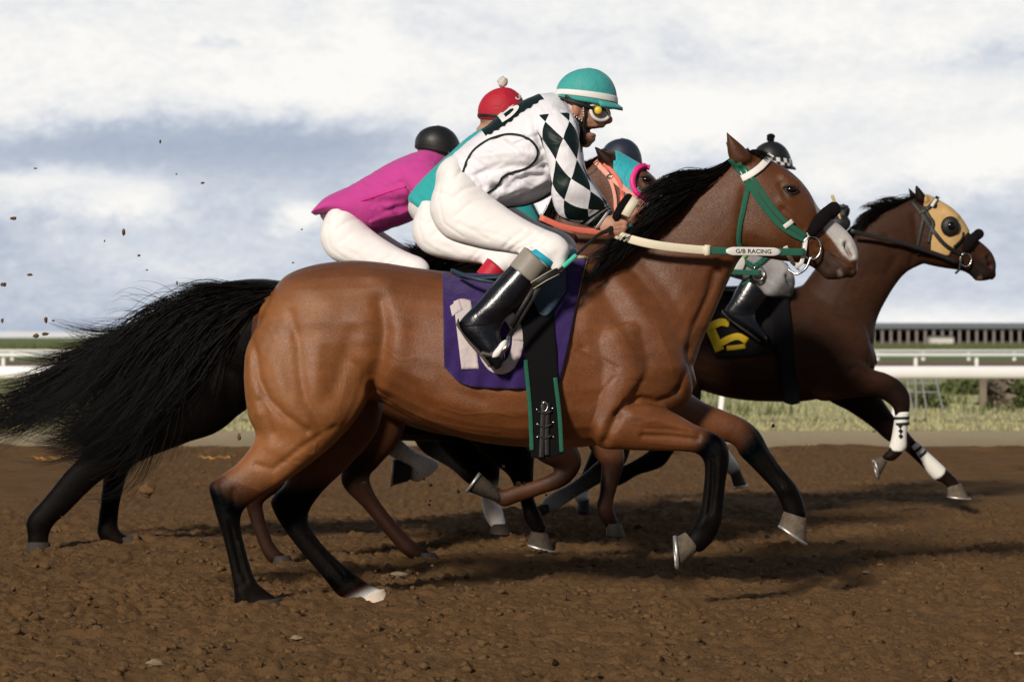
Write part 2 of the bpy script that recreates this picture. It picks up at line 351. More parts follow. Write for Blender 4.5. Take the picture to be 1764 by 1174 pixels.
def coat_mat(name, rough=.42, spec=.42, vein=.10, dark=False):
    m = bpy.data.materials.new(name); m.use_nodes = True; b = NB(m.node_tree); bs = b.N['Principled BSDF']; tc = b.new('ShaderNodeTexCoord'); a = b.new('ShaderNodeAttribute', attribute_name='col')
    mp = b.new('ShaderNodeMapping'); mp.inputs['Scale'].default_value = (.28, 1, 1); mp.inputs['Rotation'].default_value = (0, .5, 0); b.put(mp.inputs[0], tc.outputs['Object'])
    n1 = b.noise(tc.outputs['Object'], 5, 5, .6); n2 = b.noise(mp.outputs[0], 420, 2, .6); n3 = b.noise(tc.outputs['Object'], 38, 4, .6); n4 = b.noise(mp.outputs[0], 13, 7, .7, .4)
    f = b.m('ADD', b.m('ADD', b.m('ADD', b.m('MULTIPLY', b.m('SUBTRACT', n1, .5), .7), b.m('MULTIPLY', b.m('SUBTRACT', n4, .5), .8)), b.m('MULTIPLY', b.m('SUBTRACT', n2, .5), 1.0)), b.m('ADD', 1.0, b.m('MULTIPLY', b.m('SUBTRACT', n3, .5), .3)))
    vm = b.new('ShaderNodeVectorMath', operation='SCALE'); b.put(vm.inputs[0], a.outputs[0]); b.put(vm.inputs[3], f); g = b.new('ShaderNodeNewGeometry'); sz = b.new('ShaderNodeSeparateXYZ'); b.put(sz.inputs[0], g.outputs['Position'])
    low = b.m('SUBTRACT', 1.0, b.m('MULTIPLY', sz.outputs[2], .95), clamp=True); dn = b.noise(tc.outputs['Object'], 120, 3, .6); dn2 = b.noise(tc.outputs['Object'], 9, 4, .6)
    dirt = b.m('ADD', b.m('MULTIPLY', b.m('MULTIPLY', b.m('SUBTRACT', dn, .66), 9.0, clamp=True), low), b.m('MULTIPLY', b.m('MULTIPLY', b.m('SUBTRACT', dn2, .5), 1.6, clamp=True), b.m('MULTIPLY', b.m('SUBTRACT', .32, sz.outputs[2]), 1.3, clamp=True)), clamp=True)   # spatter on the lower legs and belly
    b.put(bs.inputs['Base Color'], b.mix(b.m('MULTIPLY', dirt, .55), vm.outputs[0], (.15, .085, .04, 1)))
    b.put(bs.inputs['Roughness'], b.m('ADD', rough, b.m('MULTIPLY', b.m('SUBTRACT', n3, .5), .35))); sc_ = b.new('ShaderNodeSeparateColor'); b.put(sc_.inputs[0], a.outputs[0]); lum = b.m('MULTIPLY', sc_.outputs[0], 9.0, clamp=True); b.put(bs.inputs['Specular IOR Level'], b.m('ADD', b.m('MULTIPLY', lum, spec), .045))   # black points barely shine
    mw = b.new('ShaderNodeMapping'); mw.inputs['Scale'].default_value = (1.0, 1.0, .22); mw.inputs['Rotation'].default_value = (0, .35, 0); b.put(mw.inputs[0], tc.outputs['Object']); cre = b.m('MULTIPLY', b.noise(mw.outputs[0], 46, 3, .6, .8), b.m('MULTIPLY', b.m('SUBTRACT', b.noise(tc.outputs['Object'], 3.2, 3, .5), .48), 4.0, clamp=True))
    v = b.new('ShaderNodeTexNoise'); v.noise_type = 'RIDGED_MULTIFRACTAL'; v.inputs['Scale'].default_value = 5.5; v.inputs['Detail'].default_value = 2; v.inputs['Distortion'].default_value = .5; b.put(v.inputs[0], tc.outputs['Object'])
    h = b.m('ADD', b.m('ADD', b.m('MULTIPLY', n2, .16), b.m('MULTIPLY', n3, .045)), b.m('ADD', b.m('MULTIPLY', v.outputs[0], vein*.5), b.m('MULTIPLY', cre, .22))); bp = b.new('ShaderNodeBump'); bp.inputs['Distance'].default_value = .01; b.put(bp.inputs['Height'], h); b.L.new(bp.outputs[0], bs.inputs['Normal'])
    return m
M = {}
M['coat'] = coat_mat('horse_coat', .41, .34); M['coat_dark'] = coat_mat('dark_horse_coat', .38, .10, .10, True)
M['hair'] = mat('black_hair', (.0042, .0032, .0028), .55, .14, .6, 26)
M['grey_hair'] = mat('grey_hair', (.25, .25, .25), .55, .35, .3, 60)
M['hoof'] = mat('hoof_horn', (.12, .092, .068), .8, .25, .75, 34, .5, 90); M['hoof_dark'] = mat('dark_hoof_horn', (.035, .028, .022), .7, .3, .35, 60, .3, 120)
M['hoof_mid'] = mat('shaded_hoof_horn', (.05, .038, .028), .8, .25, .7, 34, .5, 90)
M['shoe'] = mat('worn_aluminium', (.55, .53, .5), .45, .5, .2, 90, .1, 90, metal=.8)
M['eye'] = mat('horse_eye', (.005, .0035, .003), .12, .45, .1, 20)
M['skin'] = mat('skin', (.42, .22, .15), .55, .4, .12, 40, .12, 260)
M['skin_body'] = mat('jockey_skin', (.4, .2, .14), .5, .4, .10, 60, .10, 300, attr=True)
M['silk_white'] = mat('white_silk', (.80, .79, .84), .5, .3, .05, 12, 0, 0, sheen=.2, cbump=1.6, cscale=9)
M['breech'] = mat('white_breeches', (.86, .83, .815), .75, .3, .05, 14, .06, 500, sheen=.1, cbump=.22, cscale=9)
M['silk_pink'] = mat('magenta_silk', (.54, .055, .29), .78, .2, .06, 12, .03, 500, sheen=.25, cbump=.8, cscale=8)
M['silk_teal'] = mat('teal_silk', (.03, .38, .38), .75, .2, .06, 12, .03, 500, sheen=.25, cbump=.8, cscale=8)
M['silk_black'] = mat('black_silk', (.008, .012, .018), .45, .4, .1, 12, 0, 0, sheen=.2, cbump=1.0, cscale=9)
M['silk_green'] = mat('dark_green_silk', (.0025, .014, .012), .5, .25, .1, 12, .05, 300)
M['cap_teal'] = mat('teal_cap_cover', (.05, .36, .34), .6, .35, .08, 30, .1, 300, sheen=.15, cbump=.7, cscale=16)
M['cap_red'] = mat('red_cap_cover', (.45, .012, .03), .6, .35, .08, 30, .1, 300, cbump=.6, cscale=20)
M['cap_black'] = mat('black_helmet', (.012, .012, .013), .45, .4, .15, 30, .08, 300)
M['cap_navy'] = mat('navy_helmet', (.018, .025, .045), .5, .4, .15, 30, .08, 300)
M['white'] = mat('white_cloth', (.8, .79, .77), .65, .35, .05, 30, .08, 300)
M['pom'] = mat('white_pompom', (.78, .74, .68), .95, .1, .15, 60, 1.2, 150)
M['boot'] = mat('polished_black_boot', (.004, .005, .008), .27, .5, .25, 20, .06, 120, coat=.2, cbump=.5, cscale=10)
M['tan'] = mat('grey_tan_boot_top', (.27, .245, .21), .5, .4, .08, 30, .08, 200)
M['sole'] = mat('boot_sole', (.11, .095, .075), .8, .3, .3, 40, .3, 150)
M['band_teal'] = mat('bright_teal_band', (.015, .36, .50), .55, .35, .05, 40, .06, 300); M['band_red'] = mat('red_band', (.5, .01, .03), .55, .35, .05, 40, .06, 300)
M['green'] = mat('green_webbing', (.012, .13, .075), .5, .45, .12, 60, 0, 0, weave=.06, coat=.15)
M['cream'] = mat('cream_rubber', (.72, .66, .50), .6, .4, .06, 40, .1, 200); M['strapw'] = mat('white_strap', (.74, .71, .68), .5, .45, .06, 40, .05, 200)
M['fleece'] = mat('black_fleece', (.012, .008, .010), .95, .15, .5, 150, 2.5, 190)
M['leather'] = mat('black_leather', (.012, .011, .010), .5, .4, .25, 60, .15, 200); M['leather_blue'] = mat('navy_leather', (.018, .04, .065), .45, .45, .2, 50, .12, 220)
M['elastic'] = mat('black_elastic', (.006, .006, .007), .9, .2, .2, 60, 0, 0, weave=.1)
M['purple'] = mat('purple_cloth', (.045, .018, .14), .85, .25, .18, 22, 0, 0, weave=.09, sheen=.15, cbump=2.2, cscale=12)
M['pinkwhite'] = mat('off_white_number', (.66, .57, .57), .8, .3, .07, 40, .12, 90, weave=.05, cbump=.8, cscale=22)
M['pad'] = mat('yellowed_fleece_pad', (.62, .46, .24), .9, .2, .2, 60, .8, 130)
M['steel'] = mat('bit_steel', (.62, .6, .58), .25, .5, .1, 40, metal=1.0)
M['yellow'] = mat('yellow_number', (.62, .42, .012), .7, .35, .1, 30, .05, 100, cbump=.6, cscale=20); M['black_cloth'] = mat('black_cloth', (.012, .011, .012), .9, .2, .3, 30, 0, 0, weave=.09)
M['hood_tan'] = mat('tan_blinker_hood', (.56, .36, .15), .75, .3, .14, 22, .1, 120); M['hood_teal'] = mat('turquoise_blinker_hood', (.03, .40, .46), .6, .35, .12, 18, .08, 120, sheen=.2, cbump=1.0, cscale=22)
M['hotpink'] = mat('hot_pink_trim', (.8, .02, .22), .5, .4, .05, 30); M['coral'] = mat('coral_rubber', (.72, .16, .11), .55, .4, .1, 40, .1, 150); M['salmon'] = mat('salmon_webbing', (.78, .34, .26), .55, .4, .1, 40, .1, 150)
M['lime'] = mat('lime_hood', (.35, .62, .03), .6, .35, .08, 30); M['wrap'] = mat('white_leg_wrap', (.78, .76, .70), .8, .3, .06, 40, .2, 140); M['dark_stripe'] = mat('dark_stripe', (.008, .02, .025), .7, .3, .1, 40)
M['goggle'] = mat('white_goggle_frame', (.8, .78, .75), .35, .5, .05, 30); M['lens'] = mat('brown_goggle_lens', (.10, .045, .03), .08, .6, .1, 10, coat=1.0); M['yellow_cap'] = mat('yellow_goggle_button', (.75, .55, .06), .35, .5, .1, 60)
M['grip'] = mat('mint_whip_wrap', (.08, .55, .38), .5, .4, .1, 60)
M['rail'] = mat('white_rail_paint', (.90, .90, .90), .45, .45, .05, 3); M['grey_metal'] = mat('grey_metal', (.30, .31, .33), .5, .5, .15, 8, metal=.3)
M['mouth'] = mat('mouth_inside', (.10, .02, .018), .45, .4, .2, 60)

def diamond_mat():
    m = bpy.data.materials.new('diamond_silk'); m.use_nodes = True; b = NB(m.node_tree); bs = b.N['Principled BSDF']; uv = b.new('ShaderNodeUVMap', uv_map='uv'); s = b.new('ShaderNodeSeparateXYZ'); b.put(s.inputs[0], uv.outputs[0])
    u, v = b.m('MULTIPLY', s.outputs[0], 5.0), b.m('MULTIPLY', s.outputs[1], 4.1)
    p, q = b.m('ADD', b.m('ADD', u, v), .16), b.m('SUBTRACT', u, b.m('SUBTRACT', v, .12))
    ck = b.m('MODULO', b.m('ADD', b.m('ADD', b.m('FLOOR', p), b.m('FLOOR', q)), 100.0), 2.0)
    band = b.m('GREATER_THAN', s.outputs[1], .80); st = lambda a, c: b.m('MULTIPLY', b.m('GREATER_THAN', s.outputs[1], a), b.m('LESS_THAN', s.outputs[1], c)); stripe = b.m('ADD', st(.825, .848), st(.895, .92))
    f = b.m('MULTIPLY', b.m('ADD', b.m('MULTIPLY', ck, b.m('SUBTRACT', 1.0, band)), stripe, clamp=True), 1.0)
    b.put(bs.inputs['Base Color'], b.mix(f, (.0025, .013, .012, 1), (.84, .83, .88, 1))); bs.inputs['Roughness'].default_value = .5; bs.inputs['Specular IOR Level'].default_value = .25
    tc = b.new('ShaderNodeTexCoord'); bp = b.new('ShaderNodeBump'); bp.inputs['Distance'].default_value = .01; b.put(bp.inputs['Height'], b.m('MULTIPLY', b.noise(tc.outputs['Object'], 11, 3, .5, .6), 1.2)); b.L.new(bp.outputs[0], bs.inputs['Normal'])
    return m
M['diamond'] = diamond_mat()
def checker_mat():
    m = bpy.data.materials.new('small_check'); m.use_nodes = True; b = NB(m.node_tree); bs = b.N['Principled BSDF']; uv = b.new('ShaderNodeUVMap', uv_map='uv'); mp = b.new('ShaderNodeMapping'); mp.inputs['Scale'].default_value = (30, 4.0, 1); b.put(mp.inputs[0], uv.outputs[0])
    c = b.new('ShaderNodeTexChecker'); c.inputs['Scale'].default_value = 1.0; c.inputs[1].default_value = (.75, .73, .73, 1); c.inputs[2].default_value = (.01, .01, .012, 1); b.put(c.inputs[0], mp.outputs[0]); b.put(bs.inputs['Base Color'], c.outputs[0]); bs.inputs['Roughness'].default_value = .6; return m
M['check'] = checker_mat()

# ------------------------------------------------------------------ setting
def ground_material():
    m = bpy.data.materials.new('infield_grass'); m.use_nodes = True; b = NB(m.node_tree); bs = b.N['Principled BSDF']; g = b.new('ShaderNodeNewGeometry'); s = b.new('ShaderNodeSeparateXYZ'); b.put(s.inputs[0], g.outputs['Position'])
    mp = b.new('ShaderNodeMapping'); mp.inputs['Scale'].default_value = (.35, .12, 1); b.put(mp.inputs[0], g.outputs['Position'])
    n = b.noise(mp.outputs[0], 1.2, 5, .6); n2 = b.noise(g.outputs['Position'], 5, 5, .65)
    yy = b.m('ADD', s.outputs[1], b.m('MULTIPLY', b.m('SUBTRACT', n, .5), 5.0))
    c = b.ramp(b.m('DIVIDE', yy, 100), [(.24, (.22, .15, .085)), (.275, (.36, .27, .16)), (.31, (.44, .35, .22)), (.345, (.46, .40, .22)), (.40, (.50, .46, .25)), (.52, (.42, .41, .21)), (.75, (.30, .32, .15)), (1, (.16, .2, .09))])
    c2 = b.mix(b.m('MULTIPLY', b.m('SUBTRACT', n2, .35), 1.3, clamp=True), c, (.13, .15, .05, 1)); c3 = b.mix(.55, c2, c)
    b.put(bs.inputs['Base Color'], c3); bs.inputs['Roughness'].default_value = .95; bs.inputs['Specular IOR Level'].default_value = .1
    bp = b.new('ShaderNodeBump'); bp.inputs['Distance'].default_value = .05; b.put(bp.inputs['Height'], n2); b.L.new(bp.outputs[0], bs.inputs['Normal']); return m
def dirt_material(name, c0, c1, c2):
    m = bpy.data.materials.new(name); m.use_nodes = True; b = NB(m.node_tree); bs = b.N['Principled BSDF']; g = b.new('ShaderNodeNewGeometry'); pos = g.outputs['Position']
    n = b.noise(pos, 1.3, 5, .6); n2 = b.noise(pos, 45, 6, .7); n3 = b.noise(pos, 160, 4, .7)
    c = b.mix(n, (*c0, 1), (*c1, 1)); c = b.mix(b.m('MULTIPLY', b.m('SUBTRACT', n2, .45), 2.2, clamp=True), c, (*c2, 1))
    b.put(bs.inputs['Base Color'], c); bs.inputs['Roughness'].default_value = .95; bs.inputs['Specular IOR Level'].default_value = .12
    bp = b.new('ShaderNodeBump'); bp.inputs['Distance'].default_value = .02; bp.inputs['Strength'].default_value = .9; b.put(bp.inputs['Height'], b.m('ADD', b.m('MULTIPLY', n2, .8), b.m('MULTIPLY', n3, .35))); b.L.new(bp.outputs[0], bs.inputs['Normal']); return m
M['grass_ground'] = ground_material()
M['dirt'] = dirt_material('track_dirt', (.140, .076, .032), (.178, .101, .044), (.098, .053, .022))
M['clod'] = dirt_material('dirt_clod', (.150, .083, .036), (.192, .113, .052), (.104, .058, .025))
M['far_dirt'] = dirt_material('far_track_dirt', (.20, .13, .085), (.24, .165, .11), (.17, .11, .07))
M['stone'] = mat('pale_stone', (.23, .17, .11), .9, .2, .35, 40, .4, 80); M['grass'] = mat('dry_grass', (.37, .36, .19), .9, .2, .5, 1.5); M['weed'] = mat('green_weeds', (.11, .13, .05), .9, .2, .5, 2)
M['scrub'] = mat('dry_scrub', (.20, .165, .13), .95, .1, .5, 2)

def sheet(name, x0, x1, y0, y1, z, m):
    o = MB().add([(x0, y0, z), (x1, y0, z), (x1, y1, z), (x0, y1, z)], [(0, 1, 2, 3)]).obj(name, m, None, False); return tag(o, kind='structure')
HOOF_MARKS = [((px-CX)*(D_+dy)/F, D_+dy) for px, D_, dy in ((470, 10.85, 0), (505, 10.9, .05), (420, 10.85, .05), (655, 11.1, 0), (610, 11.15, .03), (700, 11.1, .05), (62, 13.9, 0), (225, 14.1, 0), (265, 14.1, 0), (935, 13.9, 0), (490, 13.0, 0), (750, 13.2, 0), (20, 13.8, .1), (330, 11.0, .3), (200, 11.2, .2), (860, 14.1, 0))]
def dirt_h(x, y):
    h = (vnoise(x*1.1+3, y*.9, 1)-.5)*.035+(vnoise(x*3.5, y*7, 2)-.5)*.035+(vnoise(x*14, y*16, 3)-.5)*.022
    c = vnoise(x*34, y*34, 4); c2 = vnoise(x*62, y*62, 5); h += np.maximum(c-.45, 0)*.030+np.maximum(c2-.45, 0)*.014
    k = .25+1.1*np.clip((vnoise(x*1.7+9, y*2.3, 12)*.65+vnoise(x*5, y*6, 13)*.35-.25)*1.9, 0, 1); h = h+k*(.018*np.abs(2*vnoise(x*17+5, y*17, 6)-1)+.016*np.abs(2*vnoise(x*33+2, y*33, 7)-1)+.010*np.abs(2*vnoise(x*66, y*66, 8)-1)-.022)-.020
    for hx, hy in HOOF_MARKS:
        q = ((x-hx)/.17)**2+((y-hy)/.12)**2; h += .020*np.exp(-q)*(.2+1.2*vnoise(x*20, y*20, 11))-.022*np.exp(-q*5)
    return h+.012*np.sin(y*9+np.sin(x*.8)*1.2)*np.clip((y-9)/6, 0, 1)*.6
def build_track():
    ys = np.concatenate([np.arange(6.8, 12.4, .0135), np.arange(12.4, 17, .024), np.arange(17, 27.3, .05)]); V = []; 
    xs = np.concatenate([np.arange(-14, -3.2, .12), np.arange(-3.2, 3.2, .0135), np.arange(3.2, 14, .12)]); X, Y = np.meshgrid(xs, ys); Z = dirt_h(X, Y)
    Z += .022; Z *= np.clip((27.3-Y)/.6, 0, 1); Z += .004; nx, ny = len(xs), len(ys); V = np.stack([X, Y+np.clip((Y-24)/3, 0, 1)*((vnoise(X*1.5, Y*0, 9)-.5)*1.3+(vnoise(X*6, Y*0, 10)-.5)*.5), Z], 2).reshape(-1, 3)
    i = (np.arange(ny-1)[:, None]*nx+np.arange(nx-1)[None, :]).reshape(-1); fc = np.stack([i, i+1, i+1+nx, i+nx], 1)
    me = bpy.data.meshes.new('dirt_track'); me.vertices.add(len(V)); me.vertices.foreach_set('co', V.ravel()); me.loops.add(len(fc)*4); me.loops.foreach_set('vertex_index', fc.ravel()); me.polygons.add(len(fc)); me.polygons.foreach_set('loop_start', np.arange(0, len(fc)*4, 4))
    me.polygons.foreach_set('use_smooth', np.ones(len(fc), bool)); me.update(); me.validate(); me.materials.append(M['dirt']); o = bpy.data.objects.new('dirt_track', me); COL.objects.link(o); tag(o, kind='structure')
def ico(sub):
    bm = bmesh.new(); bmesh.ops.create_icosphere(bm, subdivisions=sub, radius=1.0); v = np.array([x.co[:] for x in bm.verts]); f = np.array([[y.index for y in x.verts] for x in bm.faces]); bm.free(); return v, f
def lumpy(seed, v, amp=.35):
    return v*(1+amp*np.array([mnoise.noise(Vector(p)*1.6+Vector((seed*7.1, seed*3.3, 0))) for p in v]))[:, None]
def build_clods():
    v0, f0 = ico(2); protos = [lumpy(i, v0, .95) for i in range(14)]; rg = np.random.default_rng(3); V = []; Fc = []; o = 0
    n = 8000; d = 7.9+ (rg.random(n)**1.8)*7.5; x = (rg.random(n)-.5)*(d*.40+.4); r = .003+.017*rg.random(n)**3.2; r[:40] *= 1.5; z = dirt_h(x, d)+.022
    for i in range(n):
        p = protos[i % 14]; a = rg.random()*6.28; c, s = math.cos(a), math.sin(a); R = np.array([[c, -s, 0], [s, c, 0], [0, 0, 1]])
        q = (p*np.array([1, .8+.4*rg.random(), .75])*r[i]) @ R.T+np.array([x[i], d[i], z[i]+.002+r[i]*.15]); V.append(q); Fc.append(f0+o); o += len(v0)
    tag(mk('dirt_clods', np.concatenate(V), np.concatenate(Fc), M['clod']), kind='stuff')
def build_setting():
    g_ = MB(); g_.add([(-1500, -60, -.09), (1500, -60, -.09), (1500, 27.1, -.09), (-1500, 27.1, -.09), (-1500, 27.25, -.012), (1500, 27.25, -.012), (1500, 4000, -.012), (-1500, 4000, -.012)], [(0, 1, 2, 3), (3, 2, 5, 4), (4, 5, 6, 7)]); tag(g_.obj('ground', M['grass_ground'], None, False), kind='structure')
    build_track(); build_clods()
    sheet('back_track', -600, 600, 96, 122, -.004, M['far_dirt'])
    # grass and weeds
    def tufts(name, n, y0, y1, h0, h1, m, seed, clump=0, xr=.24):
        rg = np.random.default_rng(seed); y = y0+(y1-y0)*rg.random(n)**1.4; x = (rg.random(n)-.5)*2*xr*y
        if clump: cx = (rg.random(clump)-.5)*2*xr*((y0+y1)/2); cy = y0+(y1-y0)*rg.random(clump); k = rg.integers(0, clump, n); x = cx[k]+rg.normal(size=n)*.45; y = cy[k]+rg.normal(size=n)*.5
        h = h0+(h1-h0)*rg.random(n); a = rg.random(n)*3.14; w = .012+.012*rg.random(n); lean = rg.normal(size=(n, 2))*.35*h[:, None]; b0 = np.stack([x-np.cos(a)*w, y-np.sin(a)*w, np.full(n, -.012)], 1); b1 = np.stack([x+np.cos(a)*w, y+np.sin(a)*w, np.full(n, -.012)], 1); t = np.stack([x+lean[:, 0], y+lean[:, 1], h], 1)
        V = np.stack([b0, b1, t], 1).reshape(-1, 3); i = np.arange(n)*3; tag(mk(name, V, np.stack([i, i+1, i+2], 1), m, None, False), kind='stuff')
    tufts('grass', 20000, 32.0, 62, .010, .055, M['grass'], 5); tufts('weeds', 3000, 36.5, 62, .05, .26, M['weed'], 6, 46)
    # rails
    def rail(label, d, y, th, zc, sp, x0, x1, lean=0.0, low=None, hw=.03, off_=.35):
        t = thing('rail_fence', label, 'fence', (x0, d, 0), 'white running rails beyond the track')
        v = MB(); n = 12; c = [(math.cos(a)*.05, math.sin(a)*th/2) for a in np.linspace(0, 2*math.pi, n, endpoint=False)]
        for X in (x0, x1): 
            for a, b in c: v.v.append((X, d+a, zc+b)); v.c.append((1,1,1)); v.uv.append((0, 0))
        v.f = [(i, (i+1) % n, n+(i+1) % n, n+i) for i in range(n)]+[tuple(range(n))[::-1], tuple(range(n, 2*n))]; v.obj('rail', M['rail'], t)
        if low: MB().box((x0, d-.015, low-.03), (x1, d+.015, low+.03)).obj('lower_rail', M['rail'], t)
        x = x0+sp*off_
        while x < x1:
            q = MB(); z1 = zc-th/2; q.add([(x-hw-lean, d+.05, -.03), (x+hw-lean, d+.05, -.03), (x+hw-lean, d+.11, -.03), (x-hw-lean, d+.11, -.03), (x-hw, d+.05, zc), (x+hw, d+.05, zc), (x+hw, d+.11, zc), (x-hw, d+.11, zc)], [(0,3,2,1),(4,5,6,7),(0,1,5,4),(1,2,6,5),(2,3,7,6),(3,0,4,7)])
            q.obj('post', M['rail'], t, False); x += sp
    rail('wide bright white rail nearest the horses, in the grass just past the dirt', 34.5, 0, .165, CAMH-61*34.5/F, 2.22, -30.44, 30, .07, None, .030, .93)
    rail('thin white rail of close posts behind the nearest wide rail', 78, 0, .10, CAMH-31*78/F, 1.75, -38, 38, 0, None, .045)
    rail('farthest white two-bar rail, below the green bank and the barn', 128, 0, .11, CAMH-24*128/F, 2.15, -48, 48, 0, CAMH-33*128/F, .07)
    # bank of weeds and barn
    rg = np.random.default_rng(8); n = 9000; x = (rg.random(n)-.5)*150; y = 205+rg.random(n)*6; h = .35+.35*rg.random(n); V = np.stack([np.stack([x-.25, y, x*0-.02], 1), np.stack([x+.25, y, x*0-.02], 1), np.stack([x+rg.normal(size=n)*.1, y, h], 1)], 1).reshape(-1, 3); i = np.arange(n)*3
    tag(mk('weed_bank', V, np.stack([i, i+1, i+2], 1), M['weed'], None, False), kind='stuff')
    wood = mat('weathered_barn_wood', (.09, .075, .08), .9, .2, .3, 2); dark = mat('barn_interior', (.025, .024, .03), .9, .2, .2, 1); roof = mat('barn_tin_roof', (.20, .215, .22), .5, .4, .1, .6, metal=.2); post = mat('pale_barn_post', (.30, .25, .24), .85, .2, .2, 2); shed = mat('white_shed_wall', (.62, .58, .54), .8, .3, .08, 1)
    d = 430; X = lambda px: (px-CX)*d/F; Z = lambda py: CAMH-(py-HY)*d/F; x0, x1 = X(1380), X(2150); e = Z(565); zt = Z(559)
    t = thing('barn', 'long low dark barn of open stalls with pale posts, far across the infield', 'barn', (x0, d, 0))
    MB().box((x0, d+4, 0), (x1, d+4.3, e)).obj('back_wall', dark, t, False)
    MB().add([(x0, d-.8, e-.05), (x1, d-.8, e-.05), (x1, d+3, zt+.3), (x0, d+3, zt+.3), (x0, d+6.5, e), (x1, d+6.5, e), (x0, d-.8, e+.08), (x1, d-.8, e+.08)], [(6, 7, 2, 3), (0, 1, 7, 6), (3, 2, 5, 4), (0, 6, 3, 4), (1, 5, 2, 7), (0, 4, 5, 1)]).obj('roof', roof, t, False)
    MB().box((x0, d-.05, 0), (x1, d+.1, Z(588))).obj('lower_boarding', wood, t, False); MB().box((x0, d-.05, Z(570)), (x1, d+.1, e)).obj('fascia', wood, t, False)
    k = x0+.6
    while k < x1: MB().box((k-.16, d-.22, 0), (k+.16, d-.06, e)).obj('post', post, t, False); k += 1.36
    s = thing('shed', 'small whitish shed standing in front of the long dark barn', 'shed', (X(1615), d-4, 0)); a, b = X(1595), X(1634)
    MB().box((a, d-5, 0), (b, d-2, Z(581))).obj('wall', shed, s, False); MB().add([(a-.1, d-5.2, Z(581)), (b+.1, d-5.2, Z(581)), (b+.1, d-1.8, Z(579)), (a-.1, d-1.8, Z(579)), (a-.1, d-5.2, Z(580.3)), (b+.1, d-5.2, Z(580.3)), (b+.1, d-1.8, Z(578.3)), (a-.1, d-1.8, Z(578.3))], [(0,3,2,1),(4,5,6,7),(0,1,5,4),(1,2,6,5),(2,3,7,6),(3,0,4,7)]).obj('roof', roof, s, False)
    # far plain hills
    hv = []; 
    for i in range(200):
        px = -300+i*12; z = 5+14*vnoise(np.array([px*.006]), np.array([3.0]), 4)[0]+6*math.exp(-((px-1640)/70)**2); hv += [((px-CX)*3800/F, 3800, -2), ((px-CX)*3800/F, 3810, z)]
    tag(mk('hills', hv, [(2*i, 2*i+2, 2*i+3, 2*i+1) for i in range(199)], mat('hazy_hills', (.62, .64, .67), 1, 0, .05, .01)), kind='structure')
    # infield things seen under the rail at the right
    d = 41; f = thing('starting_stand', 'grey metal step frame in the grass under the white rail', 'frame', P(1592, 705, d)*1); 
    gz = lambda py: max(0.0, CAMH-(py-HY)*d/F)
    for px, dx in ((1562, 10), (1577, 2), (1588, 8), (1612, 12)):
        a, b = P(px, 652, d), P(px+dx, 704, d); MB().add(*tube3([a, (a+b)/2, b], [.014]*3, 6)[:2]).obj('leg', M['grey_metal'], f)
    for py in (660, 675): a, b = P(1562, py, d), P(1616, py, d); MB().add(*tube3([a, (a+b)/2, b], [.012]*3, 6)[:2]).obj('crossbar', M['grey_metal'], f)
    def bush(label, px, py, d, w, h, m, seed, n=900):
        rg = np.random.default_rng(seed); c = P(px, py, d); r = rg.random(n)**.4; a = rg.random(n)*6.28; u = rg.random(n); x = c.x+np.cos(a)*r*w*.5*(1-.4*u); y = c.y+np.sin(a)*r*w*.4; z = u*h*(.8+.4*rg.random(n)); t = .03+.05*rg.random((n, 1)); o1, o2 = rg.normal(size=(n, 3)), rg.normal(size=(n, 3)); q = np.stack([x, y, z], 1)
        V = np.stack([q-o1*t, q+o1*t, q+o2*t*1.4], 1).reshape(-1, 3); V[:, 2] = np.maximum(V[:, 2], -.01); i = np.arange(n)*3; t_ = thing('bush', label, 'bush', (c.x, c.y, 0), 'bushes along the infield'); mk('foliage', V, np.stack([i, i+1, i+2], 1), m, t_, False)
        for k in range(5): e = Vector((c.x+rg.normal()*.2*w, c.y, h*.7)); b = Vector((c.x+rg.normal()*.05, c.y, -.02)); MB().add(*tube3([b, (b+e)/2+Vector((.02, 0, .03)), e], [.012, .009, .004], 5)[:2]).obj('stem', M['scrub'], t_)
    bush('dry brownish scrub bush by a grey post under the rail', 1722, 706, 42, .48, .46, M['scrub'], 1); bush('green bush at the right edge of the photo, beside the dry scrub', 1765, 712, 42, .5, .36, M['weed'], 2); bush('low green bush beneath the metal step frame', 1600, 706, 42.5, .42, .22, M['weed'], 3); bush('wide low green bush between step frame and dry scrub', 1660, 684, 52, .9, .2, M['weed'], 4)
    g = P(1693, 700, 41.6); MB().box((g.x-.06, g.y-.06, -.02), (g.x+.06, g.y+.06, .52)).add(*ell(1693, 0, 41.6, 0, 0, 0, 3)).v
    p = MB(); p.box((g.x-.05, g.y-.05, -.02), (g.x+.05, g.y+.05, .50)); p.box((g.x-.055, g.y-.055, .503), (g.x+.055, g.y+.055, .53)); tag(p.obj('marker_post', M['scrub'], None, False), 'weathered grey marker post beside the dry scrub bush', 'post')
    yl = mat('faded_yellow_tape', (.55, .27, .03), .7, .3, .3, 8)
    def tape(label, px0, px1, py):
        d = CAMH*F/(py-HY); n = 12; V = []; 
        for i in range(n): x = (px0+(px1-px0)*i/(n-1)-CX)*d/F; y = d+.08*math.sin(i*.9); V += [(x, y-.035, .045+.01*math.sin(i*2)), (x, y+.035, .05+.01*math.sin(i*2))]
        V += [(a, b, c-.006) for a, b, c in V]; m = 2*n; Fc = []
        for i in range(n-1): Fc += [(2*i, 2*i+2, 2*i+3, 2*i+1), (m+2*i, m+2*i+1, m+2*i+3, m+2*i+2), (2*i, m+2*i, m+2*i+2, 2*i+2), (2*i+1, 2*i+3, m+2*i+3, m+2*i+1)]
        tag(mk('tape_strip', V, Fc, yl), label, 'tape', 'yellow strips lying on the dirt')
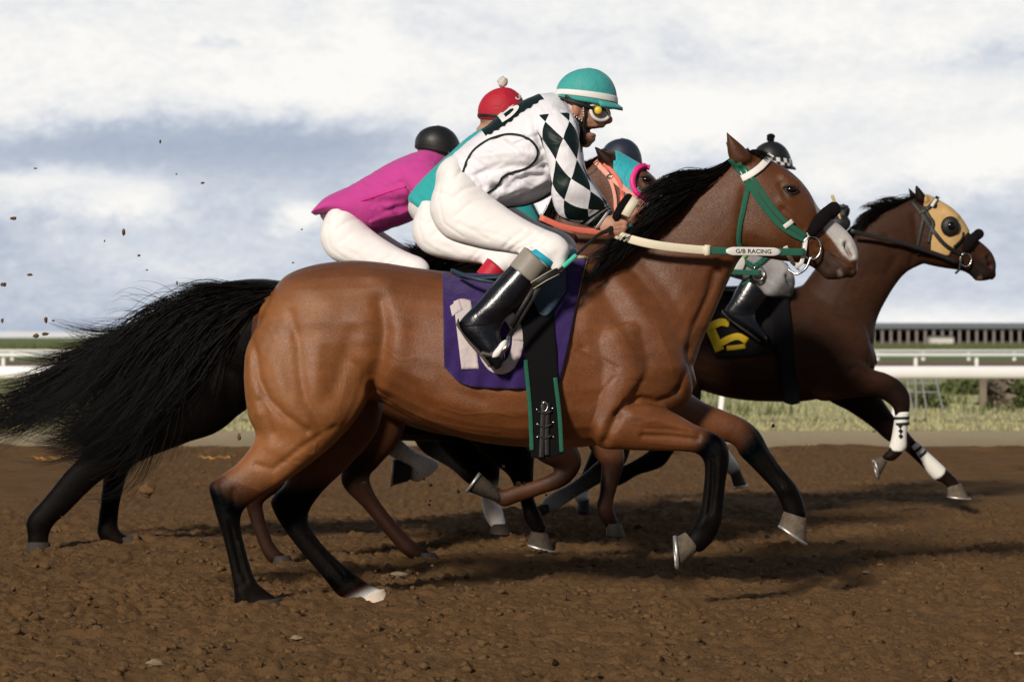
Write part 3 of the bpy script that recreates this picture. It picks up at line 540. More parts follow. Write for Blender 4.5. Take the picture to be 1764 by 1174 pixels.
    tape('short yellow strip on the dirt left of the black hind legs', 53, 105, 797); tape('yellow strip on the dirt between the black horse and the brown hock', 340, 397, 796); tape('faint yellow scrap on the dirt beyond the front knees of the brown horse', 1145, 1162, 781)
build_setting()


# ------------------------------------------------------------------ horses
BAY, BAYD, BLK, PALE, WHT, GREYC = (.172, .058, .0175), (.075, .025, .009), (.0035, .0028, .0026), (.25, .115, .05), (.86, .82, .78), (.16, .16, .165)
MUZ = (.035, .022, .016)
def hoof(parent, cor, sole, d, w, m, shoe=True, sole_m=None):
    """hoof between its coronet edge (2 px points) and its sole edge (2 px points, heel and toe matching the coronet order)"""
    (a, b), (c, e) = cor, sole
    mid = lambda t: (a[0]+(c[0]-a[0])*t, a[1]+(c[1]-a[1])*t, b[0]+(e[0]-b[0])*t, b[1]+(e[1]-b[1])*t)
    secs = [(*mid(t), w*(.80+.28*t), 0) for t in (0, .12, .5, .92, 1)]
    v, f, _, _ = loft(secs, d, 2, 20, .0 or .12); h = mk('hoof', v, f, m, parent)
    if shoe:
        A = P(c[0], c[1], d); B = P(e[0], e[1], d); C = (A+B)/2; ux = (B-A)/2; dn = (P(c[0]+e[0]-a[0], c[1]+e[1]-a[1], d)-P(c[0], c[1], d)); dn = Vector((dn.x, 0, dn.z)); dn = dn-ux*(dn.dot(ux)/max(1e-9, ux.length_squared)); dn = dn.normalized() if dn.length > 1e-6 else Vector((0, 0, -1))
        pts = [C+ux*math.cos(t)*.97+Vector((0, 1, 0))*math.sin(t)*w*1.05+dn*.004 for t in np.linspace(math.radians(-150), math.radians(150), 22)]
        N = [dn]*len(pts); v, f, _, _ = ribbon(pts, N, .02, .012); mk('horseshoe', v, f, M['shoe'], h)
    return h
def eye(parent, body_surf, px, py, d, r=.021):
    h = body_surf.hit(px, py); c = h[0] if h[0] is not None else P(px, py, d); q = (CX+F*c.x/c.y, HY+F*(CAMH-c.z)/c.y)
    v, f = ell(q[0], q[1], c.y+r*.55, r*1.15, r, r*.85); mk('eye', v, f, M['eye'], parent)
    lid = mat('eyelid', (.02, .012, .01), .6, .3, .2, 60)
    for s, w_ in ((1, .010), (-1, .007)):
        pts = [P(q[0]+t*r*1.45*F/d, q[1]-s*(1-t*t)*r*.80*F/d+t*r*.25*F/d, c.y-.004+.010*t*t) for t in np.linspace(-1, 1, 11)]
        v, f, _, _ = ribbon(pts, [Vector((0, -1, 0))]*11, w_, .008); mk('eyelid', v, f, lid, parent)
def ear(px_tip, px_b1, px_b2, d, yo, c, lean=.0):
    t, a, b = px_tip, px_b1, px_b2; L = lambda p, q, k: (p[0]+(q[0]-p[0])*k, p[1]+(q[1]-p[1])*k)
    bulge = lambda k: .25*math.sin(math.pi*k)
    secs = []
    for k in (0, .3, .6, .85, 1.0):
        p, q = L(a, t, k), L(b, t, k); m = ((p[0]+q[0])/2, (p[1]+q[1])/2); s = 1+bulge(k)
        if k == 1: p, q = (t[0]-1.5, t[1]), (t[0]+1.5, t[1]+1)
        else: p, q = (m[0]+(p[0]-m[0])*s, m[1]+(p[1]-m[1])*s), (m[0]+(q[0]-m[0])*s, m[1]+(q[1]-m[1])*s)
        secs.append((*p, *q, (.032, .030, .024, .014, .006)[(0, .3, .6, .85, 1.0).index(k)], yo-lean*k, c))
    return loft(secs, d, 4, 14)
EARI = (.05, .03, .022)
D = 10.98
TORSO = [(470, 500, 444, 560, .07, 0), (495, 473, 436, 640, .16, 0), (540, 456, 480, 690, .225, 0), (600, 448.5, 570, 700, .25, 0), (655, 451.5, 642, 688, .25, 0), (725, 462, 722, 728, .262, 0, None, .10),
         (800, 470, 798, 755, .285, 0, None, .15), (870, 470, 870, 767, .295, 0, None, .18), (940, 462, 945, 770, .285, 0, None, .20), (1000, 447, 1010, 769, .25, 0, None, .25), (1045, 436, 1075, 755, .225, 0, None, .25), (1090, 445, 1145, 725, .20, 0, None, .15), (1140, 485, 1187, 690, .16, 0), (1165, 560, 1194, 660, .10, 0)]
NECK = [(1012, 446, 1150, 690, .17, 0, None, .3), (1062, 424, 1188, 645, .16, 0, None, .3), (1110, 388, 1208, 592, .135, 0, None, .3), (1160, 347, 1230, 540, .11, 0, None, .3), (1205, 314, 1252, 490, .095, 0, None, .25), (1243, 289, 1275, 446, .088, 0, None, .2), (1272, 268, 1300, 425, .08, 0)]
HEAD = [(1258, 284, 1266, 400, .06, 0), (1276, 266, 1272, 424, .078, 0, None, .1), (1300, 262, 1290, 437, .09, 0), (1335, 279, 1318, 444, .098, 0), (1364, 297, 1346, 449, .098, 0, None, -.05), (1390, 324, 1368, 452, .082, 0), (1412, 360, 1390, 456, .066, 0), (1438, 380, 1405, 464, .056, 0), (1458, 397, 1414, 472, .054, 0), (1471, 414, 1424, 481, .056, 0), (1478, 436, 1445, 481, .054, 0), (1476, 457, 1462, 477, .038, 0)]
NEARHIND = [(648, 540, 470, 520, .10, -.10), (652, 600, 428, 590, .13, -.115), (645, 660, 420, 650, .14, -.125), (620, 712, 427, 715, .13, -.13), (575, 765, 440, 752, .10, -.13), (508, 818, 410, 796, .072, -.13, BAY), (445, 858, 374, 822, .056, -.13, BAYD), (420, 878, 360, 836, .047, -.13, BLK), (414, 902, 368, 872, .040, -.13, BLK), (421, 938, 384, 925, .033, -.13, BLK), (432, 978, 396, 975, .034, -.13, BLK), (444, 1004, 403, 1018, .04, -.13, BLK), (458, 1016, 405, 1042, .038, -.13, BLK), (482, 1032, 430, 1050, .036, -.13, BLK)]
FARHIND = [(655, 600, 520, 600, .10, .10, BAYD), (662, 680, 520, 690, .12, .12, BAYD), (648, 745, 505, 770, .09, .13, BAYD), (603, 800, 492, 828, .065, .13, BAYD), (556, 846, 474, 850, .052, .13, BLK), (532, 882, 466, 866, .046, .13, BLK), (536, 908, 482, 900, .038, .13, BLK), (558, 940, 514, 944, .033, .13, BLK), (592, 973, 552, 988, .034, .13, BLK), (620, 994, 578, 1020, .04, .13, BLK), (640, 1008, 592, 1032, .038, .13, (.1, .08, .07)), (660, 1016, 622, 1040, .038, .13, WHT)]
NEARFORE = [(1110, 560, 1000, 600, .10, -.14), (1120, 630, 1010, 700, .11, -.15), (1088, 682, 1028, 766, .095, -.155), (1130, 694, 1075, 774, .08, -.155), (1165, 712, 1125, 776, .062, -.155), (1198, 731, 1172, 777, .05, -.155, BAY), (1228, 744, 1200, 781, .046, -.155, BLK), (1251, 762, 1212, 794, .047, -.155, BLK), (1256, 792, 1214, 812, .041, -.155, BLK), (1250, 832, 1212, 838, .033, -.155, BLK), (1246, 872, 1207, 874, .033, -.155, BLK), (1243, 898, 1194, 902, .038, -.155, BLK), (1230, 928, 1187, 915, .035, -.155, BLK), (1212, 948, 1180, 925, .036, -.155, BLK)]
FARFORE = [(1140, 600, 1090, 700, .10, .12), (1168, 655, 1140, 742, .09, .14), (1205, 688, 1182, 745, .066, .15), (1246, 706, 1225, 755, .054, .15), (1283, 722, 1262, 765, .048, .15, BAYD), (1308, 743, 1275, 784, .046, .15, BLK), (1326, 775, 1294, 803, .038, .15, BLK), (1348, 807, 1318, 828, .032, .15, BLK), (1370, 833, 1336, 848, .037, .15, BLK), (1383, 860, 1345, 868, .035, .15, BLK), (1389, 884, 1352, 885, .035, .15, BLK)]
MAIN_STROKES = [
    ([(428, 575), (441, 614), (445, 653), (463, 688), (490, 715), (528, 742)], 7, -.012), ([(500, 540), (514, 593), (517, 642), (525, 685), (553, 734)], 9, -.008), ([(607, 575), (591, 631), (563, 690)], 16, -.010),
    ([(448, 690), (462, 725), (470, 745)], 7, -.007), ([(470, 620), (490, 680), (525, 725)], 16, .008), ([(548, 600), (545, 660), (575, 720)], 20, .010), ([(430, 600), (432, 650), (448, 710)], 10, .007), ([(520, 500), (560, 530)], 30, .012), ([(620, 560), (625, 620)], 24, .012),
    ([(655, 520), (662, 570), (655, 620), (642, 660)], 13, -.018), ([(690, 560), (685, 620), (665, 665)], 18, .010), ([(636, 655), (625, 695), (600, 740)], 8, .010), ([(640, 672), (665, 690)], 9, -.02),
    ([(470, 770), (520, 790), (480, 830)], 13, .006), ([(440, 800), (470, 808), (520, 770), (575, 735)], 6, -.006), ([(655, 478)], 20, .012) if False else ([(640, 475), (668, 490)], 16, .010),
    ([(382, 836), (392, 862), (398, 900)], 6, .006), ([(402, 845), (404, 880), (412, 930)], 5, -.007), ([(396, 900), (412, 960), (424, 1000)], 4.5, -.006),
    ([(1064, 716), (1050, 742), (1036, 772)], 9, -.018), ([(1064, 714), (1080, 694), (1105, 686), (1132, 693), (1156, 685), (1170, 672)], 6, -.014), ([(1107, 750), (1150, 751), (1202, 756)], 5, -.009), ([(1090, 715), (1150, 728), (1195, 745)], 8, .007), ([(1110, 738), (1160, 740), (1205, 748)], 3.5, -.005),
    ([(1020, 720), (1035, 745)], 14, .014), ([(1187, 600), (1182, 640), (1168, 678)], 6, -.012, -1), ([(1000, 600), (1040, 622), (1062, 634)], 5, -.005), ([(975, 590), (1005, 600)], 6, -.005), ([(1058, 650), (1042, 668), (1032, 680)], 3, -.003), ([(1085, 655), (1110, 657)], 3, -.002),
    ([(1232, 470), (1222, 510), (1200, 560), (1188, 605)], 8, -.013), ([(1258, 450), (1240, 500), (1218, 560)], 8, .008), ([(1060, 480), (1100, 530), (1140, 580), (1160, 630)], 20, .012), ([(1040, 500), (1075, 560), (1110, 620)], 16, -.008), ([(1110, 450), (1150, 500), (1180, 560)], 14, -.007), ([(1020, 470), (1010, 560)], 18, .008),
    ([(1285, 330), (1278, 380), (1275, 415)], 9, -.007), ([(1300, 400), (1330, 420)], 26, .010), ([(1350, 305), (1375, 318)], 7, .010), ([(1345, 345), (1385, 385), (1415, 415)], 6, .006), ([(1350, 362), (1390, 405)], 8, -.007), ([(1345, 318), (1352, 335)], 5, -.006), ([(1400, 420), (1430, 440), (1455, 455), (1466, 466)], 3.0, -.008), ([(1457, 421), (1463, 433), (1467, 440)], 4.0, -.030), ([(1452, 417), (1456, 432), (1466, 446)], 5, .007), ([(1402, 430), (1425, 462)], 6, -.004),
    ([(1300, 735), (1330, 780), (1350, 815)], 5, -.005), ([(1228, 790), (1226, 840), (1222, 880)], 4, -.006), ([(1240, 790), (1236, 850)], 4, .004), ([(500, 885), (545, 935), (590, 985)], 5, -.006), ([(730, 720), (800, 742), (900, 752)], 12, .006), ([(700, 640), (760, 690), (840, 715)], 22, .007), ([(760, 660), (830, 690)], 10, -.004), ([(690, 640), (740, 700)], 10, -.004)]
VEINS = [([(505, 770), (530, 782), (552, 778), (575, 768)], 1.8, .003), ([(490, 790), (520, 800), (548, 795)], 1.8, .003), ([(530, 740), (545, 762), (540, 785)], 1.8, .003), ([(690, 702), (740, 722), (800, 735), (860, 742)], 2.2, .003), ([(760, 700), (800, 712), (850, 708), (890, 718)], 1.8, .0025), ([(1100, 730), (1140, 722), (1180, 738)], 1.8, .003), ([(1120, 762), (1160, 766), (1195, 768)], 1.8, .0025), ([(1390, 395), (1375, 420), (1372, 440)], 1.8, .003), ([(1400, 400), (1418, 405), (1436, 418)], 1.8, .003), ([(1350, 365), (1368, 378), (1380, 392)], 1.8, .003), ([(1060, 560), (1090, 600), (1095, 640)], 1.8, .002), ([(1130, 560), (1150, 610), (1160, 650)], 2, .0025), ([(660, 600), (690, 620), (720, 615)], 2, .002), ([(463, 560), (478, 600), (470, 640)], 2, .002),
    ([(378, 862), (386, 900), (398, 960), (408, 1005)], 3.5, .005), ([(404, 872), (410, 920), (424, 975), (436, 1002)], 3.5, .005), ([(394, 880), (403, 930), (415, 985)], 3.2, -.007), ([(366, 838), (374, 852)], 6, .007), ([(412, 872), (402, 862)], 5, .006), ([(410, 1018), (420, 1030)], 6, .006),
    ([(1218, 800), (1217, 840), (1212, 880)], 3.2, .004), ([(1228, 800), (1227, 845), (1222, 885)], 2.8, -.006), ([(1240, 800), (1237, 845), (1234, 885)], 3.2, .004), ([(1240, 762), (1244, 778)], 6, .006), ([(1222, 770), (1226, 785)], 4, -.005), ([(1212, 896), (1204, 905)], 6, .006), ([(1236, 892), (1236, 905)], 5, .004),
    ([(1298, 752), (1304, 765)], 6, .006), ([(1300, 780), (1325, 815), (1342, 842)], 3, -.006), ([(1312, 772), (1336, 808), (1358, 834)], 3, .004), ([(1350, 842), (1360, 846)], 6, .006), ([(478, 860), (488, 872)], 6, .006), ([(510, 895), (548, 945), (590, 995)], 3, .004)]
def inpoly(p, poly):
    x, y = p[:, 0], p[:, 1]; r = np.zeros(len(p), bool); q = np.array(poly, float)
    for (x1, y1), (x2, y2) in zip(q, np.roll(q, -1, 0)): r ^= ((y1 > y) != (y2 > y)) & (x < (x2-x1)*(y-y1)/(y2-y1+1e-12)+x1)
    return r
def paint(v, col, poly, c, feather=4.0):
    p = proj(v); m = inpoly(p, poly); w = np.clip(segdist(p[m], list(poly)+[poly[0]])/feather, 0, 1)[:, None]*.92; col[m] = np.array(c)*w+col[m]*(1-w); return col
def recol(secs, c): return [(*s[:6], (s[6] if len(s) > 6 and s[6] is not None else c), *(s[7:8])) for s in secs]
def horse(label, d, lofts, colr, voxel, stroke_list=(), paints=(), coat='coat', name='racehorse', base=(882, 1045), extra=()):
    root = thing(name, label, 'horse', tuple(Vector((P(base[0], base[1], d).x, d, 0))), 'racehorses galloping in the pack')
    parts = [loft(recol(l, colr), d, 5, 26, .7, .92) for l in lofts]+list(extra)
    v, f, c, nr = fuse('b', parts, voxel, 8, .5); v = strokes(v, nr, stroke_list, d); 
    p = proj(v)
    for pt_ in paints: c = paint(v, c, *pt_)
    return root, v, f, c
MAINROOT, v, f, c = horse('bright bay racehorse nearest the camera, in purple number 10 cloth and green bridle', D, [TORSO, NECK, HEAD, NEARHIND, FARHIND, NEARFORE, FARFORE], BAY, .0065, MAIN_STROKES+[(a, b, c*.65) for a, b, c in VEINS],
    paints=[([(1398, 338), (1409, 350), (1425, 372), (1450, 383), (1480, 420), (1484, 446), (1466, 450), (1452, 440), (1441, 426), (1430, 411), (1419, 398), (1406, 366)], WHT, 3),
            ([(1392, 435), (1415, 425), (1440, 425), (1462, 448), (1480, 448), (1478, 490), (1410, 492), (1390, 470)], MUZ, 14), ([(1441, 466), (1447, 460), (1454, 472), (1452, 480), (1443, 478)], (.42, .30, .25), 3), ([(1456, 424), (1462, 425), (1470, 440), (1466, 447), (1458, 437)], (.30, .08, .06)),
            ([(1348, 318), (1376, 320), (1380, 334), (1366, 342), (1350, 336)], (.03, .02, .015))], extra=[ear((1251, 226), (1258, 280), (1296, 270), D, -.055, BAYD, .01), ear((1249, 243), (1262, 275), (1288, 266), D, .06, BAYD, -.01)])
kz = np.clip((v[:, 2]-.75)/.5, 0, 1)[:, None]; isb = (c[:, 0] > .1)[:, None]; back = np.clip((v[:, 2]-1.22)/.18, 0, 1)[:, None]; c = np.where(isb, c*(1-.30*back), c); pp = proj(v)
neckd = np.clip((pp[:, 0]-1010)/150, 0, 1)[:, None]; c = np.where(isb, c*(1-.20*neckd), c); gold = np.clip((720-pp[:, 0])/220, 0, 1)[:, None]*np.clip((pp[:, 1]-460)/60, 0, 1)[:, None]; c = np.where(isb, c*(1-gold)+c*np.array([1.42, 1.62, 1.65])*gold, c)      # golden hindquarters: sunlit highlights of the rump put into the coat colour
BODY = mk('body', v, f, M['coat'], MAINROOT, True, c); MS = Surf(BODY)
eye(MAINROOT, MS, 1362, 326.5, D)
hoof(MAINROOT, ((1204, 945), (1180, 916)), ((1168, 981), (1164, 925)), D-.155, .050, M['hoof'])
hoof(MAINROOT, ((1350, 880), (1390, 894)), ((1342, 903), (1388, 935)), D+.15, .052, M['hoof'])
hoof(MAINROOT, ((430, 1034), (484, 1030)), ((432, 1058), (500, 1054)), D-.13, .055, M['hoof_dark'], False)
hoof(MAINROOT, ((618, 1030), (662, 1014)), ((618, 1048), (680, 1044)), D+.13, .052, mat('pale_hoof', (.62, .52, .42), .7, .3, .2, 50, .2, 90), False)
v, f = hair([[(1290, 258, 0), (1225, 294, -.02), (1175, 297, -.05), (1130, 310, -.06), (1100, 322, -.05)], [(1272, 276, 0), (1215, 305, -.05), (1160, 318, -.09), (1120, 340, -.09), (1098, 372, -.08)], [(1235, 296, 0), (1185, 335, -.08), (1140, 362, -.11), (1105, 390, -.11), (1075, 405, -.10)], [(1190, 325, 0), (1150, 365, -.10), (1110, 395, -.13), (1080, 412, -.13), (1058, 420, -.13)], [(1130, 372, 0), (1100, 400, -.12), (1070, 418, -.15), (1040, 450, -.15), (1015, 470, -.15)], [(1060, 424, 0), (1050, 436, -.12), (1040, 450, -.16), (1025, 468, -.17), (1005, 485, -.17)]], D, 2000, .0021, 12, 3.5, 9, 11, .022, 4.0)
mk('mane', v, f, M['hair'], MAINROOT)
v, f = hair([[(1290, 263, .0), (1300, 261, -.02), (1310, 263, -.03), (1322, 269, -.04)], [(1290, 263, -.0), (1300, 264, -.03), (1310, 268, -.05), (1320, 275, -.06)]], D, 220, .0018, 9, 2.5, 5, 12, .012, 1.5); mk('forelock', v, f, M['hair'], MAINROOT)
v, f = hair([[(472, 497, 0), (415, 499, 0), (350, 508, 0), (285, 534, 0), (228, 578, 0), (180, 632, .0), (135, 690, 0), (85, 718, 0), (45, 706, 0)], [(470, 503, 0), (415, 510, 0), (345, 540, 0), (285, 592, 0), (230, 655, 0), (175, 712, 0), (115, 742, 0), (58, 728, 0)],
    [(466, 510, 0), (410, 530, 0), (350, 575, 0), (300, 640, 0), (250, 705, 0), (195, 750, 0), (140, 765, 0), (85, 752, 0)], [(462, 518, 0), (412, 552, 0), (365, 598, 0), (315, 660, 0), (262, 716, 0), (200, 752, 0), (140, 748, 0), (95, 722, 0)]], D, 4400, .0019, 20, 4, 19, 13, .05, 19, .5)
v2, f2 = hair([[(474, 496, 0), (430, 494, 0), (380, 492, 0), (345, 488, 0), (318, 484, 0)], [(472, 497, 0), (420, 497, 0), (360, 500, 0), (310, 506, 0), (270, 520, 0)]], D, 420, .0017, 12, 3, 9, 31, .04, 4, .4); f2 = f2+len(v); v = np.concatenate([v, v2]); f = np.concatenate([f, f2]); mk('tail', v, f, M['hair'], MAINROOT)
dk = limbm([(478, 508, 15, 0), (445, 512, 15, 0), (415, 520, 12, 0), (385, 540, 8, 0)], D); v, f, _, _ = loft(dk, D, 5, 14); mk('dock', v, f, M['hair'], MAINROOT)
for i, (pts, r) in enumerate([([(690, 700), (720, 712), (760, 735)], .002)]): pass

# tack of the nearest horse
BR = thing('bridle', None, None, tuple(ORG[MAINROOT.name])); BR.parent = MAINROOT; BR.location = (0, 0, 0); ORG[BR.name] = ORG[MAINROOT.name]
def part(name, geo, m, parent): return mk(name, geo[0], geo[1], M[m] if isinstance(m, str) else m, parent, True, None, geo[3] if len(geo) > 3 else None)
part('cheek_strap', strap(MS, [(1259, 274), (1283, 306), (1312, 350), (1345, 389), (1386, 414)], 10, .006, D), 'green', BR)
part('cheek_strap', strap(MS, [(1272, 279), (1292, 303), (1325, 350), (1352, 382), (1388, 408)], 9, .009, D), 'green', BR)
part('throat_latch', strap(MS, [(1284, 305), (1289, 320), (1284, 345), (1274, 385), (1271, 415), (1275, 428)], 9, .007, D), 'green', BR)
part('browband', strap(MS, [(1278, 309), (1292, 302), (1310, 289), (1327, 270)], 12, .011, D), 'strapw', BR)
q, N = drape(MS, resample([(1398, 398), (1408, 384), (1421, 372), (1432, 364)], 8), .012, D); q = [tuple(x) for x in q]; e = q[-1]; q += [(e[0]+.006, e[1]+.035, e[2]+.003), (e[0]+.006, D+.02, e[2]+.002), (e[0]-.015, D+.065, e[2]-.03)]
g = tube3(q, [.022, .026, .028, .029, .029, .029, .029, .029, .029, .028, .026], 16, 5); gv = np.array(g[0]); gv += np.array([mnoise.noise(Vector(p)*120)*.004 for p in gv])[:, None]; mk('noseband_fleece', gv, g[1], M['fleece'], BR)
part('noseband', strap(MS, [(1386, 412), (1396, 400), (1402, 394)], 9, .008, D), 'strapw', BR)
part('keeper', strap(MS, [(1350, 391), (1358, 385), (1363, 381)], 8, .013, D), 'strapw', BR)
part('chin_strap', strap(MS, [(1352, 423), (1360, 440), (1370, 455), (1378, 462)], 8, .008, D), 'strapw', BR)
yb = (MS.hit(1392, 432)[0].y if MS.hit(1392, 432)[0] else D-.07)-.018
def ring3(px, py, y, r, tr, n=24, sq=1.0, a0=0, a1=2*math.pi):
    c = P(px, py, y); pts = [(c.x+r*math.cos(a), c.y, c.z+r*sq*math.sin(a)) for a in np.linspace(a0, a1, n)]; return tube3(pts, [tr]*n, 8, 1)
part('bit_ring', ring3(1398, 427, yb, .037, .0042, 26, 1.25), 'steel', BR)
part('buckle', ring3(1372, 404, yb+.01, .012, .0022, 14), 'steel', BR)
part('bit_strap', ribbon([P(1388, 413, yb), P(1386, 430, yb-.004), P(1381, 452, yb), P(1370, 462, yb+.01)], [Vector((0, -1, 0))]*4, .017, .005), 'strapw', BR)
part('bit_shank', tube3([P(1396, 444, yb), P(1388, 462, yb), P(1372, 472, yb+.01), P(1358, 464, yb+.02)], [.006, .006, .005, .004], 8), 'steel', BR)
part('bit_mouthpiece', tube3([P(1398, 444, yb), P(1398, 446, yb+.06), P(1398, 446, yb+.16)], [.006, .007, .006], 8), 'steel', BR)
rp = [(1044, 394, -.14), (1065, 405, -.17), (1110, 418, -.205), (1160, 426, -.205), (1226, 431.5, -.185), (1300, 433, -.15), (1350, 434, -.115), (1386, 434, -.095)]
rr = resample(rp, 60); pts = [P(x, y, D+yo) for x, y, yo in rr]
for q in range(len(pts)):
    h = MS.hit(rr[q][0], rr[q][1])[0]
    if h is not None and pts[q].y > h.y-.008: pts[q] = P(rr[q][0], rr[q][1], h.y-.008)
ys = smooth1([q.y for q in pts], 6); pts = [P(rr[i][0], rr[i][1], min(ys[i], pts[i].y+.004)) for i in range(60)]
cut = int(np.argmin(abs(rr[:, 0]-1220))); up = [Vector((0, -1, 0))]*60
RN = part('rein', ribbon(pts[:cut+1], up[:cut+1], .034, .006), 'cream', BR); RG = part('rein', ribbon(pts[cut:], up[cut:], .030, .006), 'green', BR); RG['label'] = 'green webbing rein end carrying a lettered white plate'
i0, i1 = [int(np.argmin(abs(rr[:, 0]-x))) for x in (1217, 1224)]; part('rein_loop', ribbon([pts[i0]-Vector((.004, .004, 0)), pts[i1]+Vector((.004, -.004, 0))], up[:2], .043, .012), 'cream', BR)
j = [int(np.argmin(abs(rr[:, 0]-x))) for x in (1252, 1344)]; seg = [p+Vector((0, -.0055, 0)) for p in pts[j[0]:j[1]+1]]; ws = np.full(len(seg), .0335); ws[0] *= .35; ws[1] *= .8; ws[-1] *= .35; ws[-2] *= .8
PL = part('name_plate', ribbon(seg, up[:len(seg)], ws, .004), 'strapw', RG)
tv, tf = text_mesh('G/B RACING', 2); A, B = np.array(seg[0]), np.array(seg[-1]); ln = (B-A); out = []
for x, y, z in tv: t = .5+x/5.95*.70; q = A+ln*t; yy = np.interp(q[0], [s.x for s in seg], [s.y for s in seg]); out.append((q[0]-y*.0, yy-.0035, np.interp(q[0], [s.x for s in seg], [s.z for s in seg])+y*.0235))
mk('lettering', out, tf, M['silk_green'], PL, False)
# saddle, cloth, girth
pad = patch(MS, [(930, 462), (970, 448), (1012, 442)], [(948, 560), (975, 572), (980, 563)], 10, 18, .012, D, True, .012); part('saddle_pad', pad, 'pad', MAINROOT)
pad2 = patch(MS, [(990, 440), (1003, 440), (1013, 443)], [(966, 560), (978, 567), (984, 562)], 8, 24, .016, D, True, .018, .006); part('saddle_pad', pad2, 'pad', MAINROOT)
SC = part('saddle_cloth', patch(MS, [(762, 468), (800, 470), (860, 471), (900, 466), (935, 458)], [(765, 632), (797, 661), (850, 668), (908, 669), (925, 668)], 34, 40, .020, D, True, .006, .011), 'purple', MAINROOT)
part('front_flap', patch(MS, [(925, 459), (960, 449), (1010, 443)], [(925, 640), (945, 657), (964, 661)], 16, 40, .026, D, True, .008, .008), 'purple', MAINROOT)
CS = Surf(SC)
def bar_on(surf, pts, w, off, n=24): return strap(surf, pts, w, off, D, .004, n)
part('number', patch(CS, [(781, 519), (795, 514), (811, 517)], [(795, 636), (810, 635), (825, 635)], 8, 26, .004, D, False, .002), 'pinkwhite', SC); part('number', patch(CS, [(775, 527), (783, 521), (791, 515)], [(779, 545), (788, 538), (797, 533)], 6, 8, .0046, D, False, .002), 'pinkwhite', SC)
th = np.linspace(0, 2*math.pi, 40); part('number', strap(CS, [(862+30*math.cos(a)*1.0, 587-47*math.sin(a)) for a in th], 20, .0045, D, .002, 60), 'pinkwhite', SC)
G1 = patch(MS, [(893, 470), (920, 462), (948, 455)], [(915, 788), (944, 790), (971, 780)], 12, 60, .034, D, True, .010)
GI = part('girth', G1, 'elastic', MAINROOT)
GS = Surf(GI)
for a, b in (((905, 620), (916, 775)), ((956, 650), (967, 778))): part('girth_edging', strap(GS, [a, ((a[0]+b[0])/2+2, (a[1]+b[1])/2), b], 7, .004, D, .006), 'green', GI)
part('girth_strap', strap(GS, [(937, 690), (935, 720), (934, 750), (932, 788)], 9, .007, D, .006), 'leather', GI); part('girth_strap', strap(GS, [(944, 694), (942, 730), (942, 784)], 8, .006, D, .005), 'leather', GI)
part('girth_buckle', ring3(938, 700, GS.hit(938, 700)[0].y-.008, .012, .003, 16, 1.5), 'steel', GI)
for k, (x, y) in enumerate([(925, 705), (952, 703), (926, 730), (953, 727), (926, 752), (953, 752)]): part('stud', ell(x, y, GS.hit(x, y)[0].y-.003, .005, .004, .005, 8), 'steel', GI)
for y in (712, 735, 754): part('keeper_band', strap(GS, [(926, y-4), (938, y), (950, y-5)], 3, .010, D, .004, 10), 'leather', GI)
SD = thing('saddle', None, None, tuple(ORG[MAINROOT.name])); SD.parent = MAINROOT; SD.location = (0, 0, 0); ORG[SD.name] = ORG[MAINROOT.name]
part('seat', loft([(778, 466, 782, 474, .10, 0), (800, 472, 802, 484, .14, 0), (860, 472, 862, 486, .17, 0), (920, 456, 925, 476, .16, 0), (965, 434, 975, 460, .12, 0), (985, 428, 992, 446, .07, 0)], D-.0, 5, 20), 'leather_blue', SD)
part('cantle_edge', tube3([P(779, 465, D-.20), P(800, 474, D-.26), P(825, 481, D-.30), P(850, 486, D-.31)], [.007, .009, .009, .006], 8), 'leather_blue', SD)
part('flap', patch(MS, [(905, 478), (945, 462), (975, 447)], [(928, 540), (945, 542), (975, 500)], 14, 22, .048, D, True, .008), 'leather_blue', SD)

# ------------------------------------------------------------------ the other horses
def std_horse(label, d, tor, headm, neck, legs, colr, tl=None, coat='coat_dark', voxel=.012, ears=(), paints=(), colh=None, base=None, strokes_=(), legcol=BLK):
    ft = aff([(600, 448), (1010, 446), (870, 767)], tor); fh = aff([(1290, 262), (1477, 440), (1285, 438)], headm); hs_ = [([fh(*q[:2]) for q in st[0]], st[1]*.8, st[2]) for st in MAIN_STROKES if all(q[0] > 1280 and q[1] < 490 for q in st[0])]; strokes_ = list(strokes_)+hs_
    T = mapsec(TORSO, ft); Hd = recol(mapsec(HEAD, fh), colh or colr); root, v, f, c = horse(label, d, [T, neck, Hd]+legs, colr, voxel, strokes_, paints, coat, base=base or (tor[2][0], HY+CAMH*F/d), extra=list(ears))
    b = mk('body', v, f, M[coat], root, True, c); s = Surf(b); return root, b, s, fh, ft
def lg(pts, d, ratio=.8): return limbm(pts, d, ratio)
def shell(name, body, polys, holes, off, m, parent):
    """close-fitting cover: the body's own faces inside a side outline (both sides of the head), lifted off the skin and thickened"""
    me = body.data; org = np.array(ORG[body.name]); v = np.zeros(len(me.vertices)*3); me.vertices.foreach_get('co', v); v = v.reshape(-1, 3)+org; nr = np.zeros(len(me.vertices)*3); me.vertices.foreach_get('normal', nr); nr = nr.reshape(-1, 3); p = proj(v); ins = np.zeros(len(v), bool)
    for q in polys: ins |= inpoly(p, q)
    for q in holes: ins &= ~inpoly(p, q)
    fs = [tuple(f.vertices) for f in me.polygons if all(ins[i] for i in f.vertices)]; used = sorted({i for f in fs for i in f}); ix = {i: k for k, i in enumerate(used)}
    V = [tuple(v[i]+nr[i]*off) for i in used]; n = len(V); V += [tuple(v[i]+nr[i]*.002) for i in used]; Fc = [tuple(ix[i] for i in f) for f in fs]; ed = {}
    for f in Fc:
        for a, b in zip(f, f[1:]+f[:1]): ed[(a, b)] = 1
    rim = [(a, b) for a, b in ed if (b, a) not in ed]; Fc = Fc+[(b, a, a+n, b+n) for a, b in rim]; return mk(name, V, Fc, m, parent)
